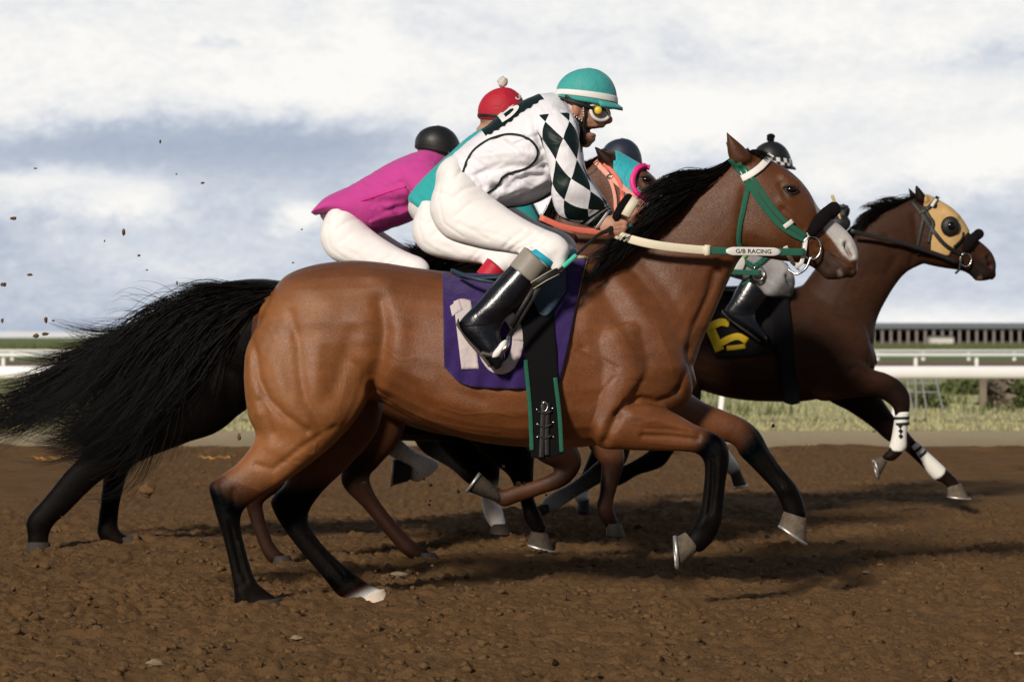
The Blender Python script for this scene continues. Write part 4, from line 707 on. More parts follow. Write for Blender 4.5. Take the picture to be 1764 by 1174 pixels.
def ovalpx(cx, cy, a, b, n=24): return [(cx+a*math.cos(t), cy+b*math.sin(t)) for t in np.linspace(0, 2*math.pi, n, endpoint=False)]
def simple_bridle(root, s, fh, d, strapm, fleece=None, ring='steel', w=8, noseband=None):
    br = thing('bridle', None, None, tuple(ORG[root.name])); br.parent = root; br.location = (0, 0, 0); ORG[br.name] = ORG[root.name]; m = lambda L: [fh(x, y) for x, y in L]
    part('cheek_strap', strap(s, m([(1259, 276), (1283, 306), (1312, 350), (1345, 389), (1386, 414)]), w, .008, d), strapm, br); part('throat_latch', strap(s, m([(1284, 305), (1289, 320), (1284, 345), (1274, 385), (1272, 415)]), w*.8, .008, d), strapm, br); part('browband', strap(s, m([(1278, 309), (1292, 302), (1310, 289), (1327, 270)]), w, .010, d), strapm, br)
    if fleece:
        q, N = drape(s, resample(m([(1398, 398), (1408, 384), (1421, 372), (1432, 364)]), 8), .010, d); q = [tuple(x) for x in q]; e = q[-1]; q += [(e[0]+.004, e[1]+.035, e[2]+.002), (e[0]+.002, d+.03, e[2])]; part('noseband_fleece', tube3(q, [.024]+[.031]*(len(q)-2)+[.028], 14, 4), fleece, br)
    else: part('noseband', strap(s, m([(1386, 412), (1396, 400), (1408, 382), (1424, 369), (1434, 362)]), w, .012, d, .005), noseband or strapm, br)
    x, y = fh(1398, 427); h = s.hit(x, y)[0]; yb = (h.y if h else d-.07)-.016; part('bit_ring', ring3(x, y, yb, .034, .0045, 22, 1.2), ring, br); part('bit_strap', ribbon([P(*fh(1388, 413), yb), P(*fh(1386, 430), yb-.004), P(*fh(1381, 452), yb), P(*fh(1370, 462), yb+.01)], [Vector((0, -1, 0))]*4, .014, .005), strapm, br); return br, yb
def rein_to(br, pts, d, w, m): 
    q = resample(pts, 24); return part('rein', ribbon([P(a, b, d+c) for a, b, c in q], [Vector((0, -1, 0))]*24, w, .006), m, br)

# chestnut-brown horse with the turquoise hood, just beyond the nearest one
d3 = 13.1; CH = (.10, .036, .015); CHD = (.024, .009, .005)
h3legs = [lg([(560, 560, 95, -.1), (560, 640, 90, -.12), (545, 740, 55, -.13), (490, 810, 26, -.13, CHD), (438, 848, 24, -.13, CHD), (440, 880, 14, -.13, CHD), (456, 930, 13, -.13, CHD), (470, 955, 14, -.13, CHD), (488, 966, 12, -.13, BLK)], d3, .75),
          lg([(600, 560, 95, .1), (640, 650, 80, .12), (650, 740, 45, .13), (625, 790, 30, .13, CHD), (612, 826, 25, .13, CHD), (640, 868, 15, .13, CHD), (684, 922, 14, .13, CHD), (706, 944, 15, .13, CHD), (735, 960, 12, .13, BLK)], d3, .8),
          lg([(930, 620, 80, -.13), (925, 710, 58, -.14, CHD), (955, 770, 36, -.14, CHD), (984, 800, 20, -.14, CHD), (972, 820, 15, -.14, CHD), (930, 838, 14, -.14, CH), (885, 852, 15, -.14, CH), (868, 858, 15, -.14, CH), (850, 848, 12, -.14, CHD)], d3, .8),
          lg([(980, 620, 70, .13), (1020, 700, 42, .14), (1050, 780, 26, .14), (1055, 800, 20, .14, CHD), (1046, 850, 14, .14, CHD), (1042, 876, 16, .14, CHD), (1055, 905, 12, .14, BLK)], d3, .8)]
R3, B3, S3, f3, t3 = std_horse('reddish brown racehorse in a turquoise blinker hood with pink eye cup, behind the nearest horse', d3, [(565, 482), (910, 482), (792, 752)], [(1050, 259), (1215, 410), (1060, 395)],
    [(905, 478, 1010, 690, .16, 0), (918, 420, 1045, 640, .15, 0), (935, 372, 1068, 580, .13, 0), (958, 328, 1075, 510, .11, 0), (988, 295, 1078, 450, .095, 0), (1015, 276, 1075, 415, .085, 0), (1040, 266, 1070, 395, .08, 0)], h3legs, CH, coat='coat',
    ears=[ear((1019, 247), (1040, 286), (1068, 276), d3, -.05, CHD, .0), ear((1030, 250), (1050, 276), (1070, 270), d3, .06, CHD, .0)])
HD3 = shell('blinker_hood', B3, [[(1050, 300), (1062, 250), (1095, 250), (1160, 290), (1210, 345), (1170, 400), (1110, 402), (1075, 398), (1060, 372), (1072, 335)]], [ovalpx(1120, 312, 23, 22)], .007, M['hood_teal'], R3); HS3 = Surf(HD3, B3)
a = np.linspace(math.radians(75), math.radians(285), 22); part('eye_cup', strap(HS3, [(1113+24*math.cos(t), 313-25*math.sin(t)) for t in a], 9, .010, d3, .022), 'hotpink', R3)
eye(R3, S3, 1113, 309, d3, .022)
b3 = thing('bridle', None, None, tuple(ORG[R3.name])); b3.parent = R3; b3.location = (0, 0, 0); ORG[b3.name] = ORG[R3.name]; C3 = HS3
part('cheek_strap', strap(C3, [(1027, 280), (1048, 302), (1075, 325), (1100, 346), (1125, 362)], 9, .012, d3), 'salmon', b3); part('crown_strap', strap(C3, [(1040, 283), (1055, 296), (1070, 320), (1072, 350), (1070, 372)], 7, .012, d3), 'coral', b3); part('throat_latch', strap(C3, [(1048, 302), (1057, 325), (1061, 350), (1060, 380)], 6, .014, d3), 'salmon', b3)
part('buckle', ring3(1050, 303, C3.hit(1050, 303)[0].y-.02, .011, .004, 12), 'steel', b3); rein_to(b3, [(930, 374, -.24), (975, 392, -.22), (1040, 400, -.17), (1120, 400, -.12), (1160, 405, -.1)], d3, .028, 'coral')
hoof(R3, ((858, 842), (862, 866)), ((828, 815), (806, 846)), d3-.14, .05, M['hoof_mid'], True); hoof(R3, ((470, 958), (500, 956)), ((468, 976), (508, 974)), d3-.13, .05, M['hoof_dark'], False); hoof(R3, ((722, 952), (750, 952)), ((722, 970), (764, 970)), d3+.13, .05, M['hoof_dark'], False); hoof(R3, ((1045, 902), (1070, 902)), ((1044, 922), (1078, 924)), d3+.14, .05, M['hoof_dark'], False)
v, f = hair([[(430, 500, 0), (400, 520, 0), (370, 560, 0), (330, 620, 0)], [(430, 505, 0), (410, 540, 0), (395, 600, 0), (370, 680, 0)]], d3, 500, .0026, 10, 5, 14, 21); mk('tail', v, f, M['hair'], R3)
v, f = hair([[(1042, 266, 0), (1005, 280, -.05), (975, 310, -.07)], [(985, 300, 0), (955, 340, -.08), (935, 390, -.1)], [(930, 385, 0), (915, 430, -.1), (900, 460, -.12)]], d3, 500, .0024, 10, 4, 8, 22, .02); mk('mane', v, f, M['hair'], R3)

# black horse at the left
d4 = 14.0; BK = (.0032, .0022, .0020)
h4legs = [[(470, 560, 260, 545, .10, -.10), (450, 660, 225, 620, .12, -.12), (385, 738, 205, 680, .10, -.13), (300, 768, 168, 735, .075, -.13), (232, 794, 144, 764, .06, -.13), (196, 812, 138, 785, .045, -.13), (158, 842, 110, 814, .036, -.13), (118, 882, 78, 854, .034, -.13), (92, 905, 46, 892, .042, -.13), (84, 926, 47, 920, .036, -.13), (86, 938, 46, 938, .038, -.13)],
          [(480, 580, 330, 560, .10, .10), (440, 690, 280, 650, .11, .12), (345, 752, 220, 712, .09, .13), (265, 784, 184, 772, .06, .13), (226, 806, 178, 812, .045, .13), (211, 850, 174, 853, .035, .13), (204, 890, 169, 892, .034, .13), (206, 912, 167, 918, .04, .13), (224, 924, 180, 936, .036, .13), (236, 930, 205, 941, .036, .13)],
          lg([(820, 640, 90, -.12), (858, 730, 60, -.14), (890, 790, 34, -.14), (898, 815, 22, -.14), (908, 860, 13, -.14), (918, 890, 16, -.14), (930, 912, 13, -.14)], d4, .8),
          lg([(770, 640, 90, .12), (795, 730, 58, .14), (832, 800, 32, .14), (842, 825, 19, .14), (843, 862, 14, .14, WHT), (850, 884, 17, .14, WHT), (860, 906, 13, .14, WHT)], d4, .8)]
R4, B4, S4, f4, t4 = std_horse('black racehorse at the left with both hind hooves thrown back on the dirt', d4, [(438, 479), (762, 482), (652, 756)], [(945, 465), (1085, 560), (940, 580)],
    [(760, 470, 880, 660, .16, 0), (800, 452, 905, 625, .14, 0), (850, 448, 925, 600, .12, 0), (900, 452, 935, 585, .095, 0), (938, 462, 945, 578, .085, 0)], h4legs, BK, ears=[ear((938, 450), (938, 474), (958, 470), d4, -.05, BK), ear((944, 452), (944, 474), (962, 470), d4, .05, BK)], base=(600, 945),
    strokes_=[([(250, 620), (300, 700), (330, 750)], 14, -.012), ([(360, 570), (390, 640), (400, 700)], 16, -.014), ([(300, 590), (340, 660)], 20, .012), ([(180, 780), (200, 790)], 8, .008)])
hoof(R4, ((48, 932), (86, 934)), ((40, 953), (92, 955)), d4-.13, .05, M['hoof_dark'], False); hoof(R4, ((206, 926), (240, 922)), ((210, 946), (256, 944)), d4+.13, .05, M['hoof_dark'], False); hoof(R4, ((915, 915), (944, 920)), ((908, 936), (955, 949)), d4-.14, .05, M['hoof_mid'], True); hoof(R4, ((846, 902), (872, 902)), ((844, 918), (880, 920)), d4+.14, .05, M['hoof_mid'], False)
v, f = hair([[(330, 548, 0), (260, 560, 0), (200, 575, 0), (150, 580, 0), (110, 572, 0)], [(335, 555, 0), (250, 580, 0), (160, 605, 0), (80, 655, 0), (10, 690, 0), (-60, 700, 0)], [(330, 565, 0), (250, 605, 0), (160, 640, 0), (80, 690, 0), (10, 725, 0), (-60, 750, 0)], [(325, 575, 0), (260, 620, 0), (180, 660, 0), (110, 690, 0), (50, 720, 0), (0, 740, 0)]], d4, 2000, .0026, 14, 5, 12, 23, .05, 6, .7); mk('tail', v, f, M['hair'], R4)
v, f = hair([[(700, 476, 0), (715, 440, -.02), (735, 428, -.04)], [(745, 474, 0), (730, 440, -.05), (700, 428, -.08)], [(800, 452, 0), (760, 425, -.06), (720, 432, -.08)], [(870, 448, 0), (820, 430, -.08), (760, 440, -.10)], [(940, 462, 0), (900, 455, -.08), (840, 465, -.1)]], d4, 1300, .0026, 10, 6, 12, 24, .03); mk('mane', v, f, M['hair'], R4)
b4, yb4 = simple_bridle(R4, S4, f4, d4, 'leather'); part('saddle_cloth', patch(S4, [(600, 490), (650, 496), (720, 488)], [(605, 610), (650, 640), (715, 640)], 14, 20, .02, d4), 'black_cloth', R4); part('seat', loft([(610, 484, 612, 496, .14, 0), (660, 484, 662, 500, .16, 0), (705, 476, 710, 494, .14, 0), (770, 465, 775, 484, .08, 0)], d4, 4, 16), 'leather', R4)

# grey horse in the middle of the pack
d5 = 15.0; GR = (.14, .135, .135); GD = (.025, .024, .025)
h5legs = [lg([(680, 560, 70, -.1), (720, 640, 65, -.12), (745, 710, 54, -.13, GD), (737, 752, 28, -.13, GD), (742, 768, 17, -.13, GD), (780, 794, 13, -.13, GR), (812, 820, 14, -.13, GD), (828, 832, 12, -.13, GD)], d5, .8),
          lg([(640, 560, 70, .1), (660, 640, 62, .12), (690, 700, 52, .13, BLK), (664, 748, 27, .13, BLK), (672, 764, 17, .13, BLK), (712, 790, 14, .13, WHT), (742, 804, 17, .13, WHT), (720, 818, 12, .13, WHT), (706, 815, 11, .13, GD)], d5, .8),
          lg([(1100, 600, 62, -.12), (1130, 690, 38, -.13, GD), (1195, 735, 24, -.13, BLK), (1218, 752, 18, -.13, BLK), (1245, 782, 13, -.13, WHT), (1258, 800, 13, -.13, WHT), (1268, 815, 11, -.13, BLK)], d5, .8),
          lg([(1070, 600, 62, .12), (1060, 690, 38, .13, GD), (1060, 780, 24, .13, GD), (1042, 806, 18, .13, GD), (990, 842, 13, .13, GR), (956, 862, 15, .13, (.4, .39, .38)), (940, 872, 12, .13, (.4, .39, .38))], d5, .8)]
R5, B5, S5, f5, t5 = std_horse('grey racehorse with dark muzzle and green bridle, mostly hidden in the middle of the pack', d5, [(726, 487), (1027, 490), (924, 748)], [(1240, 345), (1369, 490), (1212, 462)],
    [(1020, 482, 1130, 640, .16, 0), (1070, 440, 1160, 590, .14, 0), (1120, 400, 1190, 545, .115, 0), (1165, 372, 1208, 510, .10, 0), (1200, 356, 1222, 485, .088, 0)], h5legs, (.30, .29, .285), colh=(.34, .33, .33), ears=[ear((1195, 332), (1203, 364), (1228, 358), d5, -.05, GD), ear((1200, 330), (1208, 360), (1230, 356), d5, .05, GD)],
    paints=[([(1330, 490), (1352, 462), (1385, 470), (1390, 510), (1360, 545), (1310, 530)], (.05, .048, .05), 16)])
hoof(R5, ((826, 820), (820, 842)), ((850, 832), (838, 854)), d5-.13, .045, M['hoof_mid'], True); hoof(R5, ((1258, 818), (1276, 812)), ((1264, 838), (1286, 834)), d5-.13, .045, M['hoof_mid'], True); hoof(R5, ((944, 862), (946, 882)), ((924, 872), (926, 894)), d5+.13, .045, M['hoof_mid'], True)
hoof(R5, ((708, 800), (704, 828)), ((680, 790), (676, 836)), d5+.13, .055, M['hoof_dark'], True)
b5, yb5 = simple_bridle(R5, S5, f5, d5, 'green', None, 'steel', 9); rein_to(b5, [(1120, 455, -.22), (1200, 462, -.18), (1260, 468, -.13), (1312, 470, -.10)], d5, .030, 'green'); shell('blinker_hood', B5, [[(1205, 340), (1240, 335), (1300, 390), (1300, 430), (1272, 462), (1258, 474), (1225, 470)]], [], .007, M['lime'], R5); part('white_strap', strap(S5, [(1270, 440), (1276, 452), (1268, 470)], 14, .012, d5), 'strapw', R5)
v, f = hair([[(1210, 352, 0), (1170, 375, -.06), (1130, 420, -.08)], [(1120, 402, 0), (1090, 440, -.08), (1060, 470, -.1)]], d5, 300, .0026, 10, 4, 8, 26, .02); mk('mane', v, f, M['grey_hair'], R5)
v, f = hair([[(628, 505, 0), (590, 530, 0), (550, 590, 0), (520, 660, 0)], [(628, 512, 0), (600, 560, 0), (575, 630, 0), (560, 700, 0)]], d5, 500, .0026, 10, 4, 10, 27); mk('tail', v, f, M['grey_hair'], R5)
part('saddle_cloth', patch(S5, [(860, 488), (910, 492), (960, 488)], [(865, 600), (910, 620), (955, 620)], 12, 16, .02, d5), 'green', R5)

# dark bay horse in front at the right
d6 = 16.5; DB = (.044, .019, .011); DBD = (.014, .007, .005)
h6legs = [lg([(1130, 560, 62, -.1), (1150, 640, 58, -.12), (1165, 710, 38, -.13, DBD), (1140, 770, 22, -.13, BLK), (1128, 790, 18, -.13, BLK), (1094, 806, 13, -.13, BLK), (1072, 818, 14, -.13, BLK), (1058, 828, 11, -.13, BLK)], d6, .8),
          lg([(1090, 560, 62, .1), (1095, 640, 56, .12), (1090, 710, 36, .13, DBD), (1040, 770, 20, .13, BLK), (1030, 790, 17, .13, BLK), (1010, 826, 12, .13, BLK), (1000, 850, 14, .13, WHT), (1006, 864, 11, .13, BLK)], d6, .8),
          [(1440, 560, 1375, 600, .09, -.13), (1470, 610, 1385, 660, .09, -.15), (1502, 634, 1412, 690, .075, -.155), (1526, 642, 1470, 684, .06, -.155), (1550, 655, 1510, 684, .05, -.155, DBD), (1566, 676, 1534, 698, .047, -.155, DBD), (1568, 698, 1540, 708, .042, -.155, DBD), (1565, 718, 1541, 722, .036, -.155, DBD), (1562, 745, 1538, 748, .036, -.155, DBD), (1560, 770, 1532, 768, .042, -.155, DBD), (1552, 783, 1528, 776, .036, -.155, DBD), (1542, 792, 1520, 783, .036, -.155, DBD)],
          [(1460, 580, 1400, 660, .10, .12, DBD), (1490, 640, 1428, 690, .09, .14, DBD), (1516, 680, 1462, 708, .065, .15, DBD), (1541, 718, 1500, 734, .05, .15, DBD), (1560, 738, 1526, 757, .045, .15, DBD), (1578, 760, 1556, 774, .036, .15, DBD), (1602, 782, 1585, 800, .036, .15, DBD), (1626, 804, 1608, 824, .042, .15, DBD), (1640, 816, 1625, 832, .036, .15, DBD), (1652, 828, 1634, 842, .036, .15, DBD)]]
R6, B6, S6, f6, t6 = std_horse('dark bay racehorse leading at the right in a tan blinker hood and white leg wraps', d6, [(1110, 494), (1383, 492), (1292, 690)], [(1590, 336), (1715, 456), (1590, 455)],
    [(1385, 488, 1480, 660, .17, 0), (1412, 452, 1503, 622, .16, 0), (1445, 415, 1508, 560, .13, 0), (1480, 384, 1528, 514, .11, 0), (1520, 360, 1556, 474, .095, 0), (1556, 346, 1582, 458, .085, 0), (1580, 338, 1598, 452, .08, 0)], h6legs, DB, voxel=.010,
    ears=[ear((1576, 314), (1578, 344), (1600, 345), d6, -.055, DBD, .0), ear((1563, 320), (1572, 350), (1586, 345), d6, .055, DBD, .0)],
    paints=[([(1655, 450), (1680, 440), (1725, 445), (1725, 505), (1645, 505)], (.015, .010, .009), 12), ([(1681, 478), (1690, 472), (1697, 488), (1690, 492)], (.25, .14, .11), 4), ([(1700, 457), (1707, 454), (1710, 461), (1703, 464)], (.16, .04, .03), 3)],
    strokes_=[([(1502, 590), (1498, 625)], 6, -.012), ([(1462, 640), (1475, 630), (1495, 636)], 6, -.012), ([(1525, 410), (1545, 440), (1530, 470)], 8, -.008), ([(1575, 370), (1580, 420), (1570, 452)], 6, -.008), ([(1400, 560), (1440, 600), (1460, 640)], 22, .014), ([(1706, 456), (1708, 462)], 3.5, -.02), ([(1668, 470), (1690, 485)], 3, -.006), ([(1370, 600), (1385, 660)], 14, -.012)])
hoof(R6, ((1518, 786), (1528, 796)), ((1506, 790), (1514, 822)), d6-.155, .05, M['hoof'], True); hoof(R6, ((1632, 838), (1656, 832)), ((1632, 854), (1670, 858)), d6+.15, .052, M['hoof'], True); hoof(R6, ((1062, 822), (1056, 838)), ((1044, 824), (1038, 842)), d6-.13, .045, M['hoof_dark'], True); hoof(R6, ((998, 862), (1016, 866)), ((992, 880), (1018, 884)), d6+.13, .045, M['hoof_dark'], False)
# white wraps with dark stripes
W1 = part('leg_wrap', loft([(1567, 710, 1542, 710, .042, -.155), (1564, 730, 1539, 733, .040, -.155), (1562, 750, 1536, 752, .042, -.155), (1562, 768, 1532, 768, .047, -.155), (1558, 776, 1532, 774, .047, -.155)], d6, 4, 20, .3), 'wrap', R6)
for y in (717, 727): part('stripe', loft([(1567.5, y, 1540, y+1, .044, -.155), (1567, y+4, 1539.5, y+5, .044, -.155)], d6, 2, 20, .1), 'dark_stripe', W1)
WS = Surf(W1)
for x, y in ((1550.5, 733), (1551.5, 742), (1551.5, 751)): 
    q, n = drape(WS, [(x-4, y), (x, y-5), (x+4, y), (x, y+5)], .004, d6); q2, _ = drape(WS, [(x-4, y), (x, y-5), (x+4, y), (x, y+5)], -.003, d6); part('diamond_mark', ([tuple(k) for k in q]+[tuple(k) for k in q2], [(0, 1, 2, 3), (0, 4, 5, 1), (1, 5, 6, 2), (2, 6, 7, 3), (3, 7, 4, 0)]), 'dark_stripe', W1)
W2 = part('leg_wrap', loft([(1581, 761, 1566, 771, .042, .15), (1600, 779, 1583, 795, .042, .15), (1626, 803, 1606, 823, .048, .15), (1629, 808, 1614, 826, .046, .15)], d6, 5, 20, .3), 'wrap', R6)
for k in (5, 13): part('stripe', loft([(1581+k, 761+k*.95, 1565.5+k, 771.5+k*1.2, .0445, .15), (1584+k, 764+k*.95, 1568.5+k, 775+k*1.2, .0445, .15)], d6, 2, 20, .1), 'dark_stripe', W2)
HD6 = shell('blinker_hood', B6, [[(1589, 356), (1594, 326), (1616, 320), (1648, 350), (1676, 390), (1658, 414), (1644, 430), (1634, 442), (1602, 438), (1604, 404), (1609, 386), (1600, 372)]], [], .007, M['hood_tan'], R6); C6 = Surf(HD6, B6)
v, f = ell(1637, 390, C6.hit(1637, 390)[0].y-.002, .058, .028, .062, 16); part('eye_cup', (v, f), 'leather', R6); v, f = ell(1639, 389, C6.hit(1637, 390)[0].y-.024, .026, .012, .028, 12); part('eye', (v, f), 'eye', R6)
part('hood_edging', strap(C6, [(1592, 356), (1600, 372), (1608, 385), (1604, 400), (1600, 418)], 6, .008, d6, .006), 'leather', R6); part('hood_edging', strap(C6, [(1659, 400), (1656, 412), (1642, 426)], 4, .006, d6), 'leather', R6); v, f = ell(1610, 354, C6.hit(1610, 354)[0].y-.002, .016, .010, .026, 10); part('ear_opening', (v, f), 'leather', R6); part('hood_tab', strap(C6, [(1604, 357), (1608, 350), (1611, 346)], 5, .016, d6), 'strapw', R6)
b6, yb6 = simple_bridle(R6, C6, f6, d6, 'leather', 'fleece', 'steel', 7); rein_to(b6, [(1465, 397, -.19), (1500, 406, -.17), (1560, 420, -.14), (1620, 440, -.11), (1650, 452, -.09)], d6, .026, 'leather')
v, f = hair([[(1592, 335, 0), (1560, 346, -.01), (1535, 350, -.02), (1510, 352, -.03)], [(1560, 346, 0), (1525, 356, -.03), (1498, 362, -.05), (1480, 376, -.06)], [(1520, 362, 0), (1495, 376, -.06), (1475, 392, -.08), (1462, 404, -.08)], [(1460, 402, 0), (1445, 420, -.07), (1425, 450, -.1)]], d6, 1000, .0024, 10, 3, 6, 28, .02); mk('mane', v, f, M['hair'], R6)
v, f = hair([[(1018, 512, 0), (980, 520, 0), (930, 560, 0), (890, 620, 0)], [(1018, 520, 0), (980, 550, 0), (950, 610, 0), (920, 680, 0)]], d6, 500, .0026, 10, 4, 10, 29); mk('tail', v, f, M['hair'], R6)
SC6 = part('saddle_cloth', patch(S6, [(1195, 505), (1260, 505), (1330, 500), (1365, 496)], [(1228, 606), (1238, 616), (1300, 612), (1345, 604)], 26, 26, .02, d6, True, .008, .004), 'black_cloth', R6); CS6 = Surf(SC6)
part('number', strap(CS6, [(1222, 562), (1232, 585), (1240, 604)], 16, .006, d6, .004, 14), 'yellow', SC6); part('number', strap(CS6, [(1219, 566), (1240, 556), (1256, 558)], 14, .008, d6, .004, 14), 'yellow', SC6); part('number', strap(CS6, [(1240, 592), (1256, 584), (1272, 580), (1287, 588)], 12, .009, d6, .004, 14), 'yellow', SC6); part('number', strap(CS6, [(1252, 600), (1270, 598), (1284, 596)], 8, .007, d6, .004, 10), 'yellow', SC6)
part('girth', patch(S6, [(1322, 500), (1340, 497), (1356, 495)], [(1352, 694), (1365, 697), (1378, 694)], 8, 36, .034, d6, True, .010), 'elastic', R6); part('seat', loft([(1215, 492, 1218, 506, .13, 0), (1270, 492, 1272, 510, .16, 0), (1320, 486, 1325, 504, .14, 0), (1355, 474, 1360, 492, .09, 0)], d6, 4, 16), 'leather', R6)

# ------------------------------------------------------------------ jockeys
SK = (.47, .245, .165); SKD = (.40, .195, .13); LIP = (.40, .15, .115)
TOR = [(764, 283, 872, 358, .165, 0), (790, 257, 915, 352, .185, 0), (835, 221, 950, 336, .20, 0), (880, 187, 968, 312, .205, 0), (925, 165, 985, 280, .20, 0), (950, 159, 1000, 245, .13, 0), (968, 166, 1004, 224, .075, 0)]
HB = (.05, .03, .02)
HEADJ = [(1040, 140, 966, 150, .068, 0, HB), (1050, 160, 962, 170, .076, 0, HB), (1047, 180, 965, 186, .076, 0, SK, .12), (1042, 190, 968, 195, .074, 0, SK, .2), (1041, 200, 972, 203, .071, 0, SK, .28), (1040, 209, 978, 211, .065, 0, SK, .32), (1042, 214, 982, 216, .058, 0, SK, .36), (1042.5, 218, 986, 219, .053, 0, SK, .36), (1040, 220, 988, 220.5, .050, 0, LIP, .36), (1019, 221.8, 988, 222, .047, 0, (.05, .010, .008), .2), (1016, 228.5, 989, 228, .047, 0, (.05, .010, .008), .2), (1026.5, 230.5, 990, 230, .050, 0, LIP, .3), (1028, 233, 991, 234, .049, 0, SK, .34), (1025.5, 237, 993, 238, .046, 0, SK, .34), (1026, 242, 996, 243, .040, 0, SK, .34), (1019, 248, 1002, 248, .024, 0, SK)]
NECKJ = [(1004, 215, 968, 182, .060, 0, SK), (1004, 240, 952, 190, .062, 0, SK), (990, 265, 930, 200, .08, 0, SK)]
ARM = [(984, 196, 920, 200, .05, -.15), (995, 225, 925, 226, .068, -.195), (1000, 262, 938, 260, .066, -.215), (1006, 294, 947, 303, .062, -.22), (1021, 318, 950, 340, .058, -.215), (1037, 343, 966, 374, .052, -.185), (1046, 357, 1002, 387, .044, -.15), (1051, 365, 1032, 395, .036, -.115)]
THIGH = [(800, 282, 752, 316, .13, -.04), (818, 302, 743, 340, .135, -.075), (838, 330, 742, 372, .125, -.12), (868, 354, 768, 409, .112, -.17), (905, 378, 826, 428, .096, -.22), (938, 394, 876, 436, .08, -.265), (966, 406, 915, 444, .07, -.30), (981, 424, 935, 456, .062, -.315), (978, 444, 944, 464, .05, -.325)]
SHIN = [(982, 436, 930, 418, .062, -.315), (962, 452, 912, 424, .058, -.33), (945, 462, 900, 430, .055, -.335), (930, 480, 885, 448, .052, -.34)]
BOOT = [(943, 461, 904, 425.5, .060, -.335), (932, 477, 892, 441, .060, -.337), (922, 491, 879, 457, .060, -.34), (910, 512, 850, 488, .058, -.345), (892, 531, 820, 523, .054, -.35), (874, 547, 796, 548, .048, -.35), (864, 560, 789, 562, .046, -.35)]
FOOT = [(868, 552, 790, 556, .044, -.35), (862, 570, 794, 570, .045, -.352), (864, 588, 812, 588, .045, -.355), (869, 604, 830, 607, .045, -.357), (869, 618, 844, 626, .042, -.358), (864, 630, 852, 635, .03, -.358)]
FACE_FOLDS = [([(1043, 212), (1036, 216), (1031, 224), (1030, 231)], 2.0, -.0035), ([(1032, 212), (1022, 222), (1020, 232)], 5, .0035), ([(1012, 240), (1000, 226), (996, 208)], 4, .003), ([(1028, 210), (1012, 208)], 4, .003), ([(1006, 214), (1008, 228)], 5, -.004), ([(1048, 210.5)]*2, 1.6, -.004)]
SHIRT_FOLDS = [([(945, 305), (900, 305), (850, 325)], 6, -.014), ([(950, 322), (915, 336), (885, 348)], 5, -.012), ([(938, 288), (880, 286), (825, 300)], 6, -.010), ([(930, 270), (880, 262), (830, 268)], 7, .008), ([(785, 268), (815, 292), (835, 322)], 5, -.010), ([(800, 262), (835, 290), (862, 340)], 5, -.009), ([(770, 285), (790, 305)], 5, -.010), ([(925, 215), (930, 250), (942, 290)], 6, -.010), ([(905, 200), (915, 230)], 10, .008), ([(870, 235), (900, 250), (920, 262)], 8, .007), ([(955, 300), (925, 318), (895, 322), (870, 335)], 5, .009), ([(840, 235), (870, 245), (900, 270)], 4, -.006), ([(900, 300), (870, 318), (858, 345)], 5, .010)]
BREECH_FOLDS = [([(902, 396), (882, 410), (868, 426)], 3.5, -.008), ([(918, 402), (896, 418), (880, 430)], 3.5, -.009), ([(930, 412), (912, 424), (892, 430)], 3.0, -.007), ([(942, 418), (922, 430)], 3, -.006), ([(936, 424), (950, 440)], 3, -.005), ([(800, 288), (785, 305), (768, 318)], 4, -.010), ([(825, 318), (800, 325), (775, 345)], 4, -.008), ([(848, 342), (812, 348), (785, 372)], 4, -.007), ([(762, 302), (754, 340), (764, 385), (798, 408)], 2.2, -.005), ([(815, 395), (860, 405), (890, 418)], 4, -.005), ([(790, 385), (840, 412)], 4, -.006), ([(860, 360), (900, 385), (940, 405)], 7, .004), ([(750, 330), (780, 340)], 4, -.007)]
rf = random.Random(4)
for i in range(15):       # small radiating creases of thin silk
    x0 = rf.uniform(790, 950); y0 = 330-.62*(x0-790)+rf.uniform(-18, 60); a = rf.choice([rf.gauss(.15, .3), rf.gauss(-.5, .25), rf.gauss(.9, .25)]); L = rf.uniform(34, 85); SHIRT_FOLDS.append(([(x0-math.cos(a)*L*.5, y0-math.sin(a)*L*.5), (x0+rf.uniform(-3, 3), y0+rf.uniform(-3, 3)), (x0+math.cos(a)*L*.5, y0+math.sin(a)*L*.5)], rf.uniform(2.4, 4.5), rf.choice((-1, -1, .8))*rf.uniform(.004, .008)))
for i in range(7):
    t = rf.random(); x0 = 760+210*t+rf.uniform(-10, 10); y0 = 330+85*t+rf.uniform(-28, 34); a = rf.choice([rf.gauss(.42, .2), rf.gauss(-.7, .25)]); L = rf.uniform(14, 40); BREECH_FOLDS.append(([(x0-math.cos(a)*L*.5, y0-math.sin(a)*L*.5), (x0, y0+rf.uniform(-2, 2)), (x0+math.cos(a)*L*.5, y0+math.sin(a)*L*.5)], rf.uniform(1.8, 3.6), -rf.uniform(.0015, .004)))
def flip(secs, dx=0, dy=0): return [(s[0]+dx, s[1]+dy, s[2]+dx, s[3]+dy, s[4], -s[5], *s[6:]) for s in secs]
def shrink(secs, k=.86): 
    out = []
    for s in secs: cx, cy = (s[0]+s[2])/2, (s[1]+s[3])/2; out.append((cx+(s[0]-cx)*k, cy+(s[1]-cy)*k, cx+(s[2]-cx)*k, cy+(s[3]-cy)*k, s[4]*k, *s[5:]))
    return out
